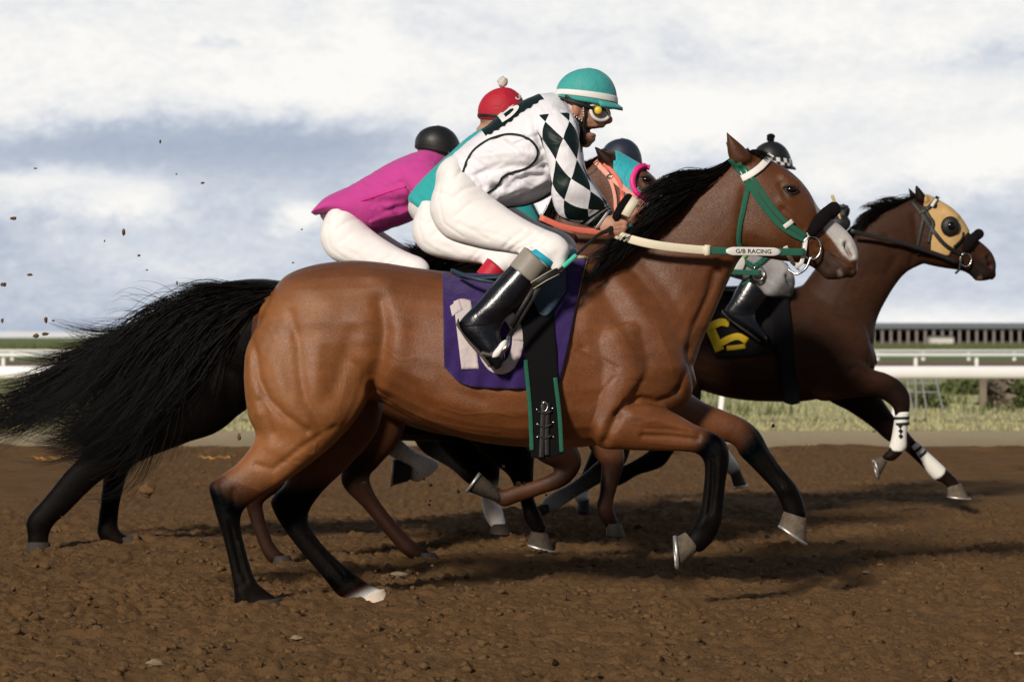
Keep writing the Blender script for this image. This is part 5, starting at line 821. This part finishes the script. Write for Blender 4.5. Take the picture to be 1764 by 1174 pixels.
def hand_parts(px, py, d, s=1.0, bar=Vector((.6, 0, .8)), side=-1):
    """closed right or left fist round a bar: palm, four bent fingers of unequal length and a thumb, all rooted in the palm"""
    c = P(px, py, d); b = bar.normalized(); fw = Vector((b.z, 0, -b.x)); out_ = Vector((0, side, 0)); L = []
    K = lambda a, o, f: c+b*a*s+out_*o*s+fw*f*s
    A = [K(-.038, .012, -.035), K(-.04, .016, 0.0), K(-.036, .014, .032)]; B = [K(.030, .012, -.04), K(.038, .016, 0.0), K(.036, .014, .032)]
    L.append(loft3(*[catmull([tuple(x) for x in q], 5) for q in (A, B)], catmull([[.017*s], [.018*s], [.014*s]], 5)[:, 0], None, 14, .8, [SK]*11))
    for i, (a, ln, r) in enumerate(((.029, .92, .0098), (.010, 1.0, .0102), (-.010, .95, .0098), (-.029, .78, .0088))):
        pts = [K(a, .012, .022), K(a, .016, .044*ln), K(a, -.006, .052*ln), K(a, -.028, .040*ln), K(a, -.034, .016)]
        q = tube3([tuple(p) for p in pts], [r*1.08*s, r*1.1*s, r*s, r*.92*s, r*.8*s], 10, 4); L.append((q[0], q[1], [SKD if 1 else SK]*len(q[0])))
    q = tube3([tuple(p) for p in (K(.022, .004, -.022), K(.046, -.004, .004), K(.048, -.016, .028), K(.040, -.028, .040))], [.0125*s, .0122*s, .0108*s, .0088*s], 10, 4); L.append((q[0], q[1], [SK]*len(q[0])))
    return L
def jockey(label, d, T=None, Hm=None, Lm=None, Am=None, shirt='silk_white', sleeve='diamond', cap='cap_teal', boot_top='tan', band='band_teal', pom=None, hand=(1056, 390), far_hand=(1084, 366), scarf=True, goggles=True, voxel=.0075, cuff=True, breech='breech', wscale=1.0, glove=None):
    I = lambda x, y: (x, y); T, Hm, Lm, Am = T or I, Hm or I, Lm or I, Am or T or I
    root = thing('person', label, 'jockey', tuple(P(*Lm(865, 625), d)), 'jockeys riding the racehorses')
    tor, hd, nk, arm, th, sh, bt, ft = mapsec(TOR, T), mapsec(HEADJ, Hm), mapsec(NECKJ[:2], Hm)+mapsec(NECKJ[2:], T), mapsec(ARM, Am), mapsec(THIGH, Lm), mapsec(SHIN, Lm), mapsec(BOOT, Lm), mapsec(FOOT, Lm)
    fx = 12; inner = tuple(M[breech].node_tree.nodes['Principled BSDF'].inputs[0].default_value)[:3]; inner = (.7, .68, .66) if breech == 'breech' else (.01, .01, .012); parts = [loft(recol(q, SK if q is nk else inner), d, 4, 18) for q in (shrink(tor), nk, shrink(arm), shrink(flip(arm, 4, -2)), shrink(th), shrink(flip(th, fx, -3)), shrink(sh), shrink(flip(sh, fx, -3)), shrink(bt), shrink(flip(bt, fx, -3)), shrink(ft), shrink(flip(ft, fx, -3)))]+[loft(hd, d, 3, 22)]
    for yy in (-.011, .011): v, f = ell(*Hm(1047, 209.5), d+yy, .012, .008, .0085, 10); parts.append((v, f, [SKD]*len(v)))
    w_ = lambda sx, sy, y: parts.append(([*ell(*Hm(sx, sy), d+y, .016, .011, .014, 10)][0], ell(0, 0, d, 1, 1, 1, 10)[1], [SK]*110))
    n0, n1, n2, n3 = Hm(1043, 188), Hm(1047.5, 199), Hm(1051.5, 207.5), Hm(1041, 212); q = tube3([tuple(P(*n0, d)), tuple(P(*n1, d)), tuple(P(*n2, d)), tuple(P(*n3, d))], [.008, .0095, .0115, .008], 12, 4); parts.append((q[0], q[1], [SK]*len(q[0])))
    for yy in (-.078, .078): v, f = ell(*Hm(992, 188), d+yy, .017, .010, .030, 12); parts.append((v, f, [SKD]*len(v)))
    hx, hy = Am(*hand) if Am is not I else hand; hp_ = hand_parts(hx, hy, d-.13, 1.02, Vector((.35, 0, .95)), -1)
    gx, gy = (far_hand if Am is I else Am(*far_hand)); hp_ += hand_parts(gx, gy, d+.10, 1.02, Vector((.5, 0, .85)), 1); parts += [(q[0], q[1], [glove]*len(q[0])) for q in hp_] if glove else hp_
    v, f, c, nr = fuse('p', parts, voxel, 3, .4); v = strokes(v, nr, [([Hm(*q) for q in l_], w_, dp) for l_, w_, dp in FACE_FOLDS]+([(l_, 1.8, -.0045, -1) for l_ in ([(1071, 379), (1060, 381)], [(1073, 388), (1060, 389)], [(1072, 396), (1060, 397)], [(1050, 400), (1062, 407)])] if Hm is I else []), d-.08 if Hm is I else d); mk('body', v, f, M['skin_body'], root, True, c)
    sub = lambda name, secs, m, cap_=0.25, n=40, s=6, parent=root, p=1.0: (lambda g: mk(name, g[0], g[1], M[m], parent, True, None, g[3]))(loft(secs, d, s, n, cap_, p))
    # shirt: torso and shoulders grown together
    sleeve_top = [arm[0], arm[1]]
    v, f, c, nr = fuse('s', [loft(tor, d, 5, 30, .5), loft(shrink(sleeve_top, .90), d, 4, 24, .9), loft(shrink(flip(sleeve_top, 10, -3), .9), d, 4, 24, .9)], .0065 if voxel < .007 else .010, 5, .5)
    dv = np.array([mnoise.noise(Vector((p[0]*9+p[2]*4, p[1]*3, p[2]*7-p[0]*4)))+.5*mnoise.noise(Vector((p[0]*20+p[2]*12, p[1]*7, p[2]*16))) for p in v]); v = v+nr*(np.abs(dv)*-.007+.003-.003*np.clip(1-np.abs(dv)*5, 0, 1))[:, None]; v = strokes(v, nr, [([T(*q) for q in l_], w_, dp) for l_, w_, dp in SHIRT_FOLDS], d)
    SH = mk('shirt', v, f, M[shirt], root)
    for secs in (arm, flip(arm, 4, -2)):
        g = loft(secs, d, 7, 36, .2, .95); vv = np.array(g[0]); cc = vv.copy()
        for i, p in enumerate(vv): 
            k = mnoise.noise(Vector((p[0]*10, p[1]*8, p[2]*22)))*.007; p[1] += -k if p[1] < d else k; p[0] += k*.6
        mk('sleeve', vv, g[1], M[sleeve], root, True, None, g[3])
    v, f, c, nr = fuse('b', [loft(th, d, 5, 28, .9), loft(flip(th, fx, -3), d, 5, 28, .9), loft(sh, d, 4, 24, .3), loft(flip(sh, fx, -3), d, 4, 24, .3), loft([(*Lm(806, 280), *Lm(750, 312), .14, 0), (*Lm(830, 320), *Lm(746, 350), .15, 0), (*Lm(840, 350), *Lm(765, 385), .12, 0)], d, 4, 26)], .0065 if voxel < .007 else .010, 6, .5)
    dv = np.array([mnoise.noise(Vector((p[0]*5+p[2]*16, p[1]*5, p[2]*9-p[0]*9))) for p in v]); v = v-nr*(np.maximum(dv, 0)*.002)[:, None]; v = strokes(v, nr, [([Lm(*q) for q in l_], w_, dp*.6) for l_, w_, dp in BREECH_FOLDS], d); BRE = mk('breeches', v, f, M[breech], root)
    for sgn in (0, 1):
        fl = (lambda q: q) if not sgn else (lambda q: flip(q, fx, -3))
        b_ = sub('boot', fl(bt), 'boot', .15, 30, 6); ff = sub('boot_foot', fl(ft), 'boot', .5, 26, 5, b_); tp = [bt[0], bt[1], bt[2]]; bigger = [(s[0]+(s[0]-s[2])*.02, s[1]+(s[1]-s[3])*.02, s[2]-(s[0]-s[2])*.02, s[3]-(s[1]-s[3])*.02, s[4]+.003, s[5]) for s in tp]
        sub('boot_top', fl(bigger), boot_top, .05, 30, 5, b_)
        so = [(*Lm(x0, y0), *Lm(x1, y1), .046, -.353) for x0, y0, x1, y1 in ((790, 548, 786, 560), (797, 570, 791, 568), (812, 588, 806, 590), (832, 609, 826, 612), (848, 630, 842, 632))]
        sub('sole', fl(so), 'sole', .3, 18, 4, b_)
        if band: sub('knee_band', fl([(*Lm(958, 456), *Lm(919, 426), .060, -.333), (*Lm(950, 463), *Lm(907, 428), .0615, -.335)]), band, .05, 28, 4)
    C = [(*Hm(1063, 187), *Hm(959, 170), .098, 0), (*Hm(1063.5, 172), *Hm(958, 158), .102, 0), (*Hm(1060, 152), *Hm(962, 144), .099, 0), (*Hm(1050, 134), *Hm(974, 130), .082, 0), (*Hm(1034, 122), *Hm(992, 121), .052, 0), (*Hm(1018, 117.5), *Hm(1008, 118), .014, 0)]
    g = loft(C, d, 6, 40, .1); vv = np.array(g[0]); 
    CP = mk('cap', vv, g[1], M[cap], root, True, None, g[3])
    pk = []; cx_, cy_ = 1040, 184
    for t in np.linspace(-1.25, 1.25, 17): pk.append(t)
    top = []; 
    for r_, dz in ((0, 0), (1, 1)):
        for t in pk: y = math.sin(t)*.098; x = 1062-(1-math.cos(t))*46+r_*(11*max(0, math.cos(t))); zz = 177-(1-math.cos(t))*(-3)*-1+r_*8.5; top.append(P(*Hm(x, zz-((1-math.cos(t))*7)), d+y*(1+.05*r_)))
    n = len(pk); V = [tuple(p) for p in top]+[(p.x, p.y, p.z-.013) for p in top]; m_ = 2*n; Fc = []
    for i in range(n-1): Fc += [(i, i+1, n+i+1, n+i), (m_+i, m_+n+i, m_+n+i+1, m_+i+1), (n+i, n+i+1, m_+n+i+1, m_+n+i), (i, m_+i, m_+i+1, i+1)]
    Fc += [(0, n, m_+n, m_), (n-1, m_+n-1, m_+2*n-1, 2*n-1)]; mk('peak', V, Fc, M[cap], CP)
    if pom: v, f = ell(*Hm(*pom[0]), d, pom[1], pom[1], pom[1]*1.1, 14); v = np.array(v); v += np.array([(mnoise.noise(Vector(p)*55)*.006,)*3 for p in v]); mk('pompom', v, f, M[pom[2]], CP)
    return root, SH, CP, BRE, C, sub
def band_on_cap(sub, C, t0, t1, m, CP, grow=.003, name='cap_band'):
    def at(t): i = min(int(t), len(C)-2); k = t-i; return tuple(C[i][j]+(C[i+1][j]-C[i][j])*k for j in range(5))
    o = []
    for t in np.linspace(t0, t1, 3): a = at(t); ux, uy = (a[0]-a[2])*.5, (a[1]-a[3])*.5; l = math.hypot(ux, uy); e = grow*F/11/l; o.append((a[0]+ux*e, a[1]+uy*e, a[2]-ux*e, a[3]-uy*e, a[4]+grow, 0))
    return sub(name, o, m, .0001, 48, 3, CP)

# jockey of the nearest horse
dj = D-.02
JM, SHM, CPM, BRM, CM, subM = jockey('shouting jockey in teal cap and white silks with green diamond sleeves, on the nearest horse', dj, voxel=.006)
band_on_cap(subM, CM, .55, 1.25, 'white', CPM); SS = Surf(SHM)
for line in ([(798, 297), (806, 275), (820, 256), (845, 240), (875, 232), (905, 236), (922, 250), (924, 272), (905, 291), (882, 297), (866, 305), (857, 320), (843, 330), (830, 338)],): part('piping', strap(SS, line, 4, .004, dj, .003, 90), 'silk_green', SHM)
part('hem_piping', strap(SS, [(872, 356), (905, 352), (935, 340), (955, 326)], 4, .004, dj, .004), 'silk_green', SHM)
bs_ = (P(912, 176, dj)-P(846, 216, dj)).normalized(); bn = (Vector((-bs_.z, 0, bs_.x))*.80+Vector((0, -.60, 0))).normalized(); bt_ = bn.cross(bs_); bc = P(880, 196, dj-.04)
def on_back(a, b, off):
    o = bc+bs_*a+bt_*b+bn*.4; h = SS.t.ray_cast(o, -bn); return (h[0]+bn*off) if h[0] is not None else bc+bs_*a+bt_*b
nu_, nv_ = 30, 18; G_ = [[on_back(-.135+.275*i/(nu_-1), (-.10+.195*j/(nv_-1))*(1-.25*abs(2*i/(nu_-1)-1)**3)+.006*math.sin(i*1.9)*(j in (0, nv_-1)), .005) for i in range(nu_)] for j in range(nv_)]
V = [tuple(p) for r in G_ for p in r]; n_ = len(V); V += [tuple(Vector(p)-bn*.007) for p in V]; Fc = [(j*nu_+i, j*nu_+i+1, (j+1)*nu_+i+1, (j+1)*nu_+i) for j in range(nv_-1) for i in range(nu_-1)]; ring_ = list(range(nu_))+[j*nu_+nu_-1 for j in range(1, nv_)]+[(nv_-1)*nu_+i for i in range(nu_-2, -1, -1)]+[j*nu_ for j in range(nv_-2, 0, -1)]; Fc += [(a, b, b+n_, a+n_) for a, b in zip(ring_, ring_[1:]+ring_[:1])]
PNL = part('back_panel', (V, Fc), 'silk_green', SHM); tv, tf = text_mesh('B', 4); sgn_ = 1 if bt_.y < 0 else -1
part('lettering', ([tuple(on_back(-.01+x*.185, -.025*sgn_*-1+y*.20*-sgn_*-1*(-1), .010)) for x, y, z in tv], tf), 'white', SHM)
part('cuff', loft([(1044, 357, 1016, 389, .043, -.14), (1050, 362, 1028, 395, .040, -.118), (1055, 369, 1038, 398, .036, -.105)], dj, 4, 30, .15), 'silk_green', JM); part('cuff_stripe', loft([(1048.5, 360, 1024, 394, .0425, -.125), (1051, 363, 1029, 396.5, .041, -.117)], dj, 3, 30, .05), 'white', JM)
# collar, scarf, straps, goggles
part('collar', loft([(1004, 218, 962, 172, .080, 0), (1004, 234, 955, 182, .086, 0)], dj, 3, 30, .05), 'silk_white', SHM)
part('scarf', loft([(1010, 214, 976, 194, .066, 0), (1008, 240, 972, 206, .070, 0), (1002, 262, 985, 240, .05, 0)], dj, 4, 24, .4), 'silk_black', JM)
GG = bpy.data.objects['body.001'] if False else None
bod = [o for o in JM.children if o.name.startswith('body')][0]; FS = Surf(bod)
part('hair', loft([(985, 176, 962, 172, .074, 0, None), (984, 188, 964, 184, .074, 0, None), (980, 200, 968, 196, .068, 0, None)], dj, 4, 20, .6), mat('light_brown_hair', (.16, .09, .045), .6, .3, .3, 120, .5, 150), JM)
HN = thing('chin_harness', None, None, tuple(ORG[JM.name])); HN.parent = JM; HN.location = (0, 0, 0); ORG[HN.name] = ORG[JM.name]
yh = dj-.083
part('strap', tube3([P(1006, 178, yh), P(1008, 195, yh+.006), P(1006, 212, yh+.016), P(1006, 230, yh+.035), P(1007, 246, dj-.03)], [.007, .007, .007, .009, .010], 8), 'leather', HN); part('strap', tube3([P(966, 172, yh), P(980, 192, yh), P(994, 205, yh+.008), P(1006, 211, yh+.016)], [.007]*4, 8), 'leather', HN); part('strap', tube3([P(975, 166, dj-.082), P(990, 175, yh-.008), P(1006, 179, yh-.004)], [.006]*3, 8), 'leather', HN)
for k in range(7): a = (1004.5+.35*k, 182+4.3*k); v, f = ell(a[0], a[1], yh-.004+.0022*k*(k > 2), .0026, .0026, .0036, 6); part('stud', (v, f), 'strapw', HN)
for k in range(6): a = (981+4.2*k, 193+3.0*k); v, f = ell(a[0], a[1], yh-.006+.0022*k, .0026, .0026, .0036, 6); part('stud', (v, f), 'strapw', HN)
part('chin_cup', loft([(1009, 216, 1002, 216, .022, -.045), (1009, 232, 1001, 232, .022, -.042), (1009, 247, 1002, 246, .018, -.03)], dj, 3, 14, .6), 'leather', HN)
GO = thing('goggles', None, None, tuple(ORG[JM.name])); GO.parent = JM; GO.location = (0, 0, 0); ORG[GO.name] = ORG[JM.name]
gl = [(1019, 181), (1030, 180), (1043, 184), (1048, 192), (1049, 199), (1043, 206), (1033, 207.5), (1023, 202), (1018, 192), (1019, 181)]
gp = resample(gl, 40); gy = [dj-.076+.060*max(0, (p[0]-1018)/34)**1.6 for p in gp]; part('frame', tube3([P(p[0], p[1], y) for p, y in zip(gp, gy)], [.0075]*40, 8, 1, 0), 'goggle', GO)
gp2 = gp; gy2 = [dj+.076-.060*max(0, (p[0]-1018)/34)**1.6 for p in gp2]; part('frame', tube3([P(p[0], p[1], y) for p, y in zip(gp2, gy2)], [.0075]*40, 8, 1, 0), 'goggle', GO)
cen = (1035, 194); V = [tuple(P(cen[0], cen[1], dj-.058))]; V += [tuple(P(p[0], p[1], y)) for p, y in zip(gp, gy)]; part('lens', (V, [(0, i+1, (i+1) % 40+1) for i in range(40)]), 'lens', GO)
v, f = ell(1030.5, 190, dj-.070, .016, .009, .0165, 14); part('button', (v, f), 'yellow_cap', GO); part('strap', tube3([P(1019, 186, dj-.078), P(1004, 181, yh-.006), P(985, 175, dj-.088), P(962, 168, dj-.060)], [.009, .009, .008, .007], 8), 'leather', GO)
# stirrup, leather and whip
ST = thing('stirrup', None, None, tuple(ORG[MAINROOT.name])); ST.parent = MAINROOT; ST.location = (0, 0, 0); ORG[ST.name] = ORG[MAINROOT.name]; ys_ = dj-.412
part('leather_strap', ribbon([P(948, 462, dj-.36), P(925, 500, ys_+.004), P(898, 545, ys_), P(878, 578, ys_)], [Vector((0, -1, 0))]*4, .020, .006), 'leather', ST); part('leather_strap', ribbon([P(936, 468, dj-.37), P(912, 508, ys_-.008), P(880, 562, ys_-.012)], [Vector((0, -1, 0))]*3, .016, .006), 'leather', ST)
part('iron', tube3([P(876, 578, ys_+.02), P(873, 596, ys_-.012), P(862, 606, ys_-.004), P(850, 610, ys_+.01), P(834, 612, ys_+.03)], [.008, .010, .012, .010, .008], 8), 'steel', ST); part('wrap', loft([(873, 588, 858, 596, .018, -.41), (872, 602, 850, 606, .020, -.41), (862, 612, 848, 612, .015, -.41)], dj, 4, 16, .8), 'white', ST)
part('tread', loft([(852, 608, 846, 616, .05, -.36), (832, 604, 828, 612, .05, -.36)], dj, 3, 14, .4), 'sole', ST)
yw = dj-.165
WH = thing('whip', 'black riding whip with mint wrapped shaft and square cream end in the front jockey’s hand'.replace('’', "'"), 'whip', tuple(P(1056, 390, yw)))
part('shaft', tube3([P(1078, 346, yw+.05), P(1056, 390, yw+.02), P(1030, 405, yw-.10), P(1000, 432, yw-.17), P(965, 464, yw-.22), P(938, 480, yw-.235)], [.014, .012, .007, .006, .006, .005], 8), 'leather', WH)
part('wrapping', tube3([P(991, 441, yw-.182), P(972, 458, yw-.213)], [.010, .010], 10, 10), 'grip', WH)
part('popper', ribbon([P(962, 466, yw-.225), P(940, 478, yw-.24), P(917, 492, yw-.245)], [Vector((0, -1, 0))]*3, .026, .009), 'leather', WH); part('popper_stitching', ribbon([P(956, 462, yw-.232), P(936, 473, yw-.247), P(914, 487, yw-.252)], [Vector((0, -1, 0))]*3, .0025, .003), 'cream', WH); part('popper_stitching', ribbon([P(963, 472, yw-.232), P(941, 483, yw-.247), P(919, 497, yw-.252)], [Vector((0, -1, 0))]*3, .0025, .003), 'cream', WH)
part('handle', tube3([P(1083, 340, yw+.055), P(1070, 358, yw+.03), P(1060, 378, yw+.02)], [.017, .018, .017], 12), 'fleece', WH)
bx = ribbon([P(1095, 343, yw+.02), P(1085, 358, yw+.01), P(1077, 372, yw)], [Vector((0, -1, 0))]*3, .036, .022); part('end_block', bx, 'cream', WH)

# other jockeys
def sim(a, b, c): return aff([(765, 283), (880, 358), (950, 160)], [a, b, c])
def cap3(a, b, c): return aff([(959, 170), (1063, 186), (1013, 117)], [a, b, c])
def leg3(a, b, c): return aff([(743, 350), (983, 430), (790, 555)], [a, b, c])
JP, SHP, CPP, _, CPc, subP = jockey('jockey in magenta silks and black helmet, seen from behind at the left of the pack', 14.0, sim((556, 352), (646, 398), (742, 256)), cap3((716, 256), (795, 270), (754, 216)), leg3((553, 400), (742, 464), (588, 560)), aff([(925, 200), (985, 200), (1056, 390)], [(690, 288), (746, 282), (838, 432)]), 'silk_pink', 'silk_pink', 'cap_black', 'white', 'band_teal', voxel=.012)
band_on_cap(subP, CPc, .12, .62, 'leather', CPP); part('shirt_tail', loft([(672, 288, 700, 380, .15, 0), (625, 311, 650, 402, .185, 0), (585, 328, 612, 388, .185, 0), (560, 341, 580, 372, .175, 0), (545, 356, 553, 369, .15, 0), (537, 366, 542, 370, .13, 0)], 14.0, 5, 30, .2), 'silk_pink', SHP)
PS_ = Surf(SHP); pk_ = mat('pink_seam', (.70, .03, .28), .7, .2, .05, 30)
for l_ in ([(602, 352), (640, 340), (676, 328), (698, 322)], [(698, 322), (704, 308), (720, 294), (738, 288)]): part('seam', strap(PS_, l_, 2.6, .002, 14.0, .004), pk_, SHP)
JT, SHT, CPT, _, CTc, subT = jockey('jockey in teal silks and red cap with white pompom, half hidden by the nearest jockey', 13.1, sim((709, 330), (800, 400), (868, 206)), cap3((824, 204), (908, 214), (866, 150)), leg3((711, 392), (902, 446), (756, 545)), sim((709, 330), (800, 400), (868, 206)), 'silk_teal', 'silk_teal', 'cap_red', 'band_red', None, ((1013, 108), .024, 'pom'), voxel=.012, hand=(1085, 372))
band_on_cap(subT, CTc, .18, .62, 'leather', CPT); tv = text_on(Surf(CPT), '3', 893, 167, 20, math.radians(35), .004, 13.1); part('lettering', (tv[0], tv[1]), 'white', CPT)
JG, SHG, CPG, _, CGc, subG = jockey('jockey with dark navy helmet, almost hidden behind the turquoise hooded horse', 15.0, sim((905, 360), (990, 420), (1030, 270)), cap3((1036, 278), (1106, 290), (1072, 238)), leg3((890, 405), (1060, 460), (925, 550)), None, 'silk_white', 'silk_white', 'cap_navy', 'tan', None, voxel=.014)
v, f = ell(1072, 240, 15.0, .012, .012, .008, 10); part('button', (v, f), 'cap_navy', CPG)
JE, SHE, CPE, _, CEc, subE = jockey('jockey in black cap with white check band, on the dark bay leading at the right', 16.5, sim((1165, 378), (1250, 440), (1290, 300)), cap3((1299, 282), (1365, 290), (1328, 243)), leg3((1150, 405), (1348, 462), (1246, 538)), aff([(925, 200), (985, 200), (1056, 390)], [(1300, 320), (1325, 300), (1446, 388)]), 'silk_black', 'silk_black', 'cap_black', 'leather_blue', None, ((1013, 112), .022, 'fleece'), breech='silk_black', voxel=.012, hand=(1062, 388), glove=(.012, .012, .013))
g = band_on_cap(subE, CEc, .10, 1.35, 'check', CPE)
v, f = ell(1328, 235, 16.5, .026, .026, .018, 12); part('pompom', (v, f), 'fleece', CPE)
we = thing('whip', 'pale whip held upright by the jockey of the dark bay at the right', 'whip', tuple(P(1450, 385, 16.35))); part('shaft', tube3([P(1452, 392, 16.35), P(1444, 366, 16.35), P(1434, 338, 16.35)], [.008, .008, .010], 8), 'pad', we)

# ------------------------------------------------------------------ flying dirt, loose stones, hay bits
v0, f0 = ico(3)
def lump(name, label, cat, c, r, m, seed, group, sq=(1, 1, 1)):
    v = lumpy(seed, v0, .6)*np.array(sq)*r+np.array(c); return tag(mk(name, v, f0, M[m]), label, cat, group)
CLK = .75
CL = [(24, 376, 5), (213, 400, 5), (6, 490, 6), (51, 473, 4), (79, 551, 5), (92, 552, 3), (78, 575, 5), (4, 552, 4), (62, 578, 6), (61, 290, 2.5), (276, 244, 3), (304, 300, 2), (349, 315, 3), (305, 487, 3), (520, 395, 2), (253, 465, 2), (412, 752, 6), (239, 440, 3), (505, 452, 2), (180, 415, 2), (350, 812, 4), (340, 835, 8)]
for i, (x, y, r) in enumerate(CL):
    dd = 12.2+1.6*((i*37) % 10)/10; lump('dirt_clod', 'small dark clod of dirt kicked up into the air behind the horses at the left', 'dirt clod', P(x, y, dd), CLK*r*dd/F, 'clod', i, 'clods of dirt flying behind the horses', [(1.5, .7, .7), (.7, .8, 1.4), (1.1, .8, .8)][i % 3])
lump('dirt_clod', 'large blurred clod of dirt in the air between the black horse and the brown hock', 'dirt clod', P(252, 843, 13.4), 11*13.4/F, 'clod', 91, None, (1.3, .8, .9))
for i, (x, y, r) in enumerate([(627, 832, 4), (1321, 923, 4), (742, 835, 3), (893, 833, 4), (867, 803, 2.5), (790, 846, 3), (1332, 733, 3), (1506, 742, 2.5), (880, 900, 2)]): lump('dirt_crumb', 'small pale crumb of dirt in the air among the legs of the horses', 'dirt clod', P(x, y, 12.1), r*12.1/F, 'stone', 40+i, 'crumbs of dirt flying among the legs')
rk = random.Random(9)
for i in range(44):
    cx_, cy_, sx_, sy_, dd = rk.choice([(330, 1010, 40, 14, 11.4), (760, 985, 50, 22, 11.5), (720, 900, 80, 50, 12.3), (160, 905, 90, 30, 13.4), (920, 900, 70, 35, 12.6), (820, 830, 70, 30, 12.2)]); x = cx_+rk.gauss(0, sx_); y = min(cy_+rk.gauss(0, sy_), HY+CAMH*F/dd-6); r = rk.uniform(1.0, 2.6); lump('dirt_crumb', 'tiny brown crumb of dirt thrown up close to the hooves and legs', 'dirt clod', P(x, y, dd), r*dd/F, 'clod', 100+i, 'crumbs thrown up by the hooves')
for i, (x, y, r, lab) in enumerate([(913, 965, 10, 'flat tan stone on the dirt under the belly of the nearest horse'), (686, 996, 12, 'flat grey stone lying just past the white hind fetlock'), (268, 1150, 13, 'large pale flat stone on the dirt near the bottom left'), (1020, 983, 4, 'small white pebble on the dirt below the horse girth'), (1492, 990, 5, 'small pinkish pebble on the dirt at the right'), (1757, 1132, 7, 'pale stone at the lower right corner on the dirt'), (1752, 915, 6, 'pale pebble on the dirt at the right edge behind the front horse'), (512, 1105, 9, 'broad brown stone on the dirt below the near hind hoof')]):
    dd = CAMH*F/(y-HY); lump('stone', lab, 'stone', (((x-CX)*dd/F), dd, .012+r*.2*dd/F), r*dd/F, 'stone', 60+i, None, (1.25, .8, .42))
rg = np.random.default_rng(77); V = []; Fc = []
for i in range(320):
    dd = 8+rg.random()**1.5*5; x = (rg.random()-.5)*.39*dd; z = dirt_h(np.array([x]), np.array([dd]))[0]+.02; a = rg.random()*3.14; L = .006+.014*rg.random(); w = .0008; cx, cy = math.cos(a)*L, math.sin(a)*L; px_, py_ = -math.sin(a)*w, math.cos(a)*w; o = len(V); dz = rg.normal()*.004
    V += [(x-cx-px_, dd-cy-py_, z-dz), (x-cx+px_, dd-cy+py_, z-dz), (x+cx+px_, dd+cy+py_, z+dz), (x+cx-px_, dd+cy-py_, z+dz), (x, dd, z+.003)]; Fc += [(o, o+1, o+4), (o+1, o+2, o+4), (o+2, o+3, o+4), (o+3, o, o+4)]
tag(mk('straw_bits', V, Fc, mat('straw', (.55, .42, .22), .8, .2, .3, 40)), kind='stuff')
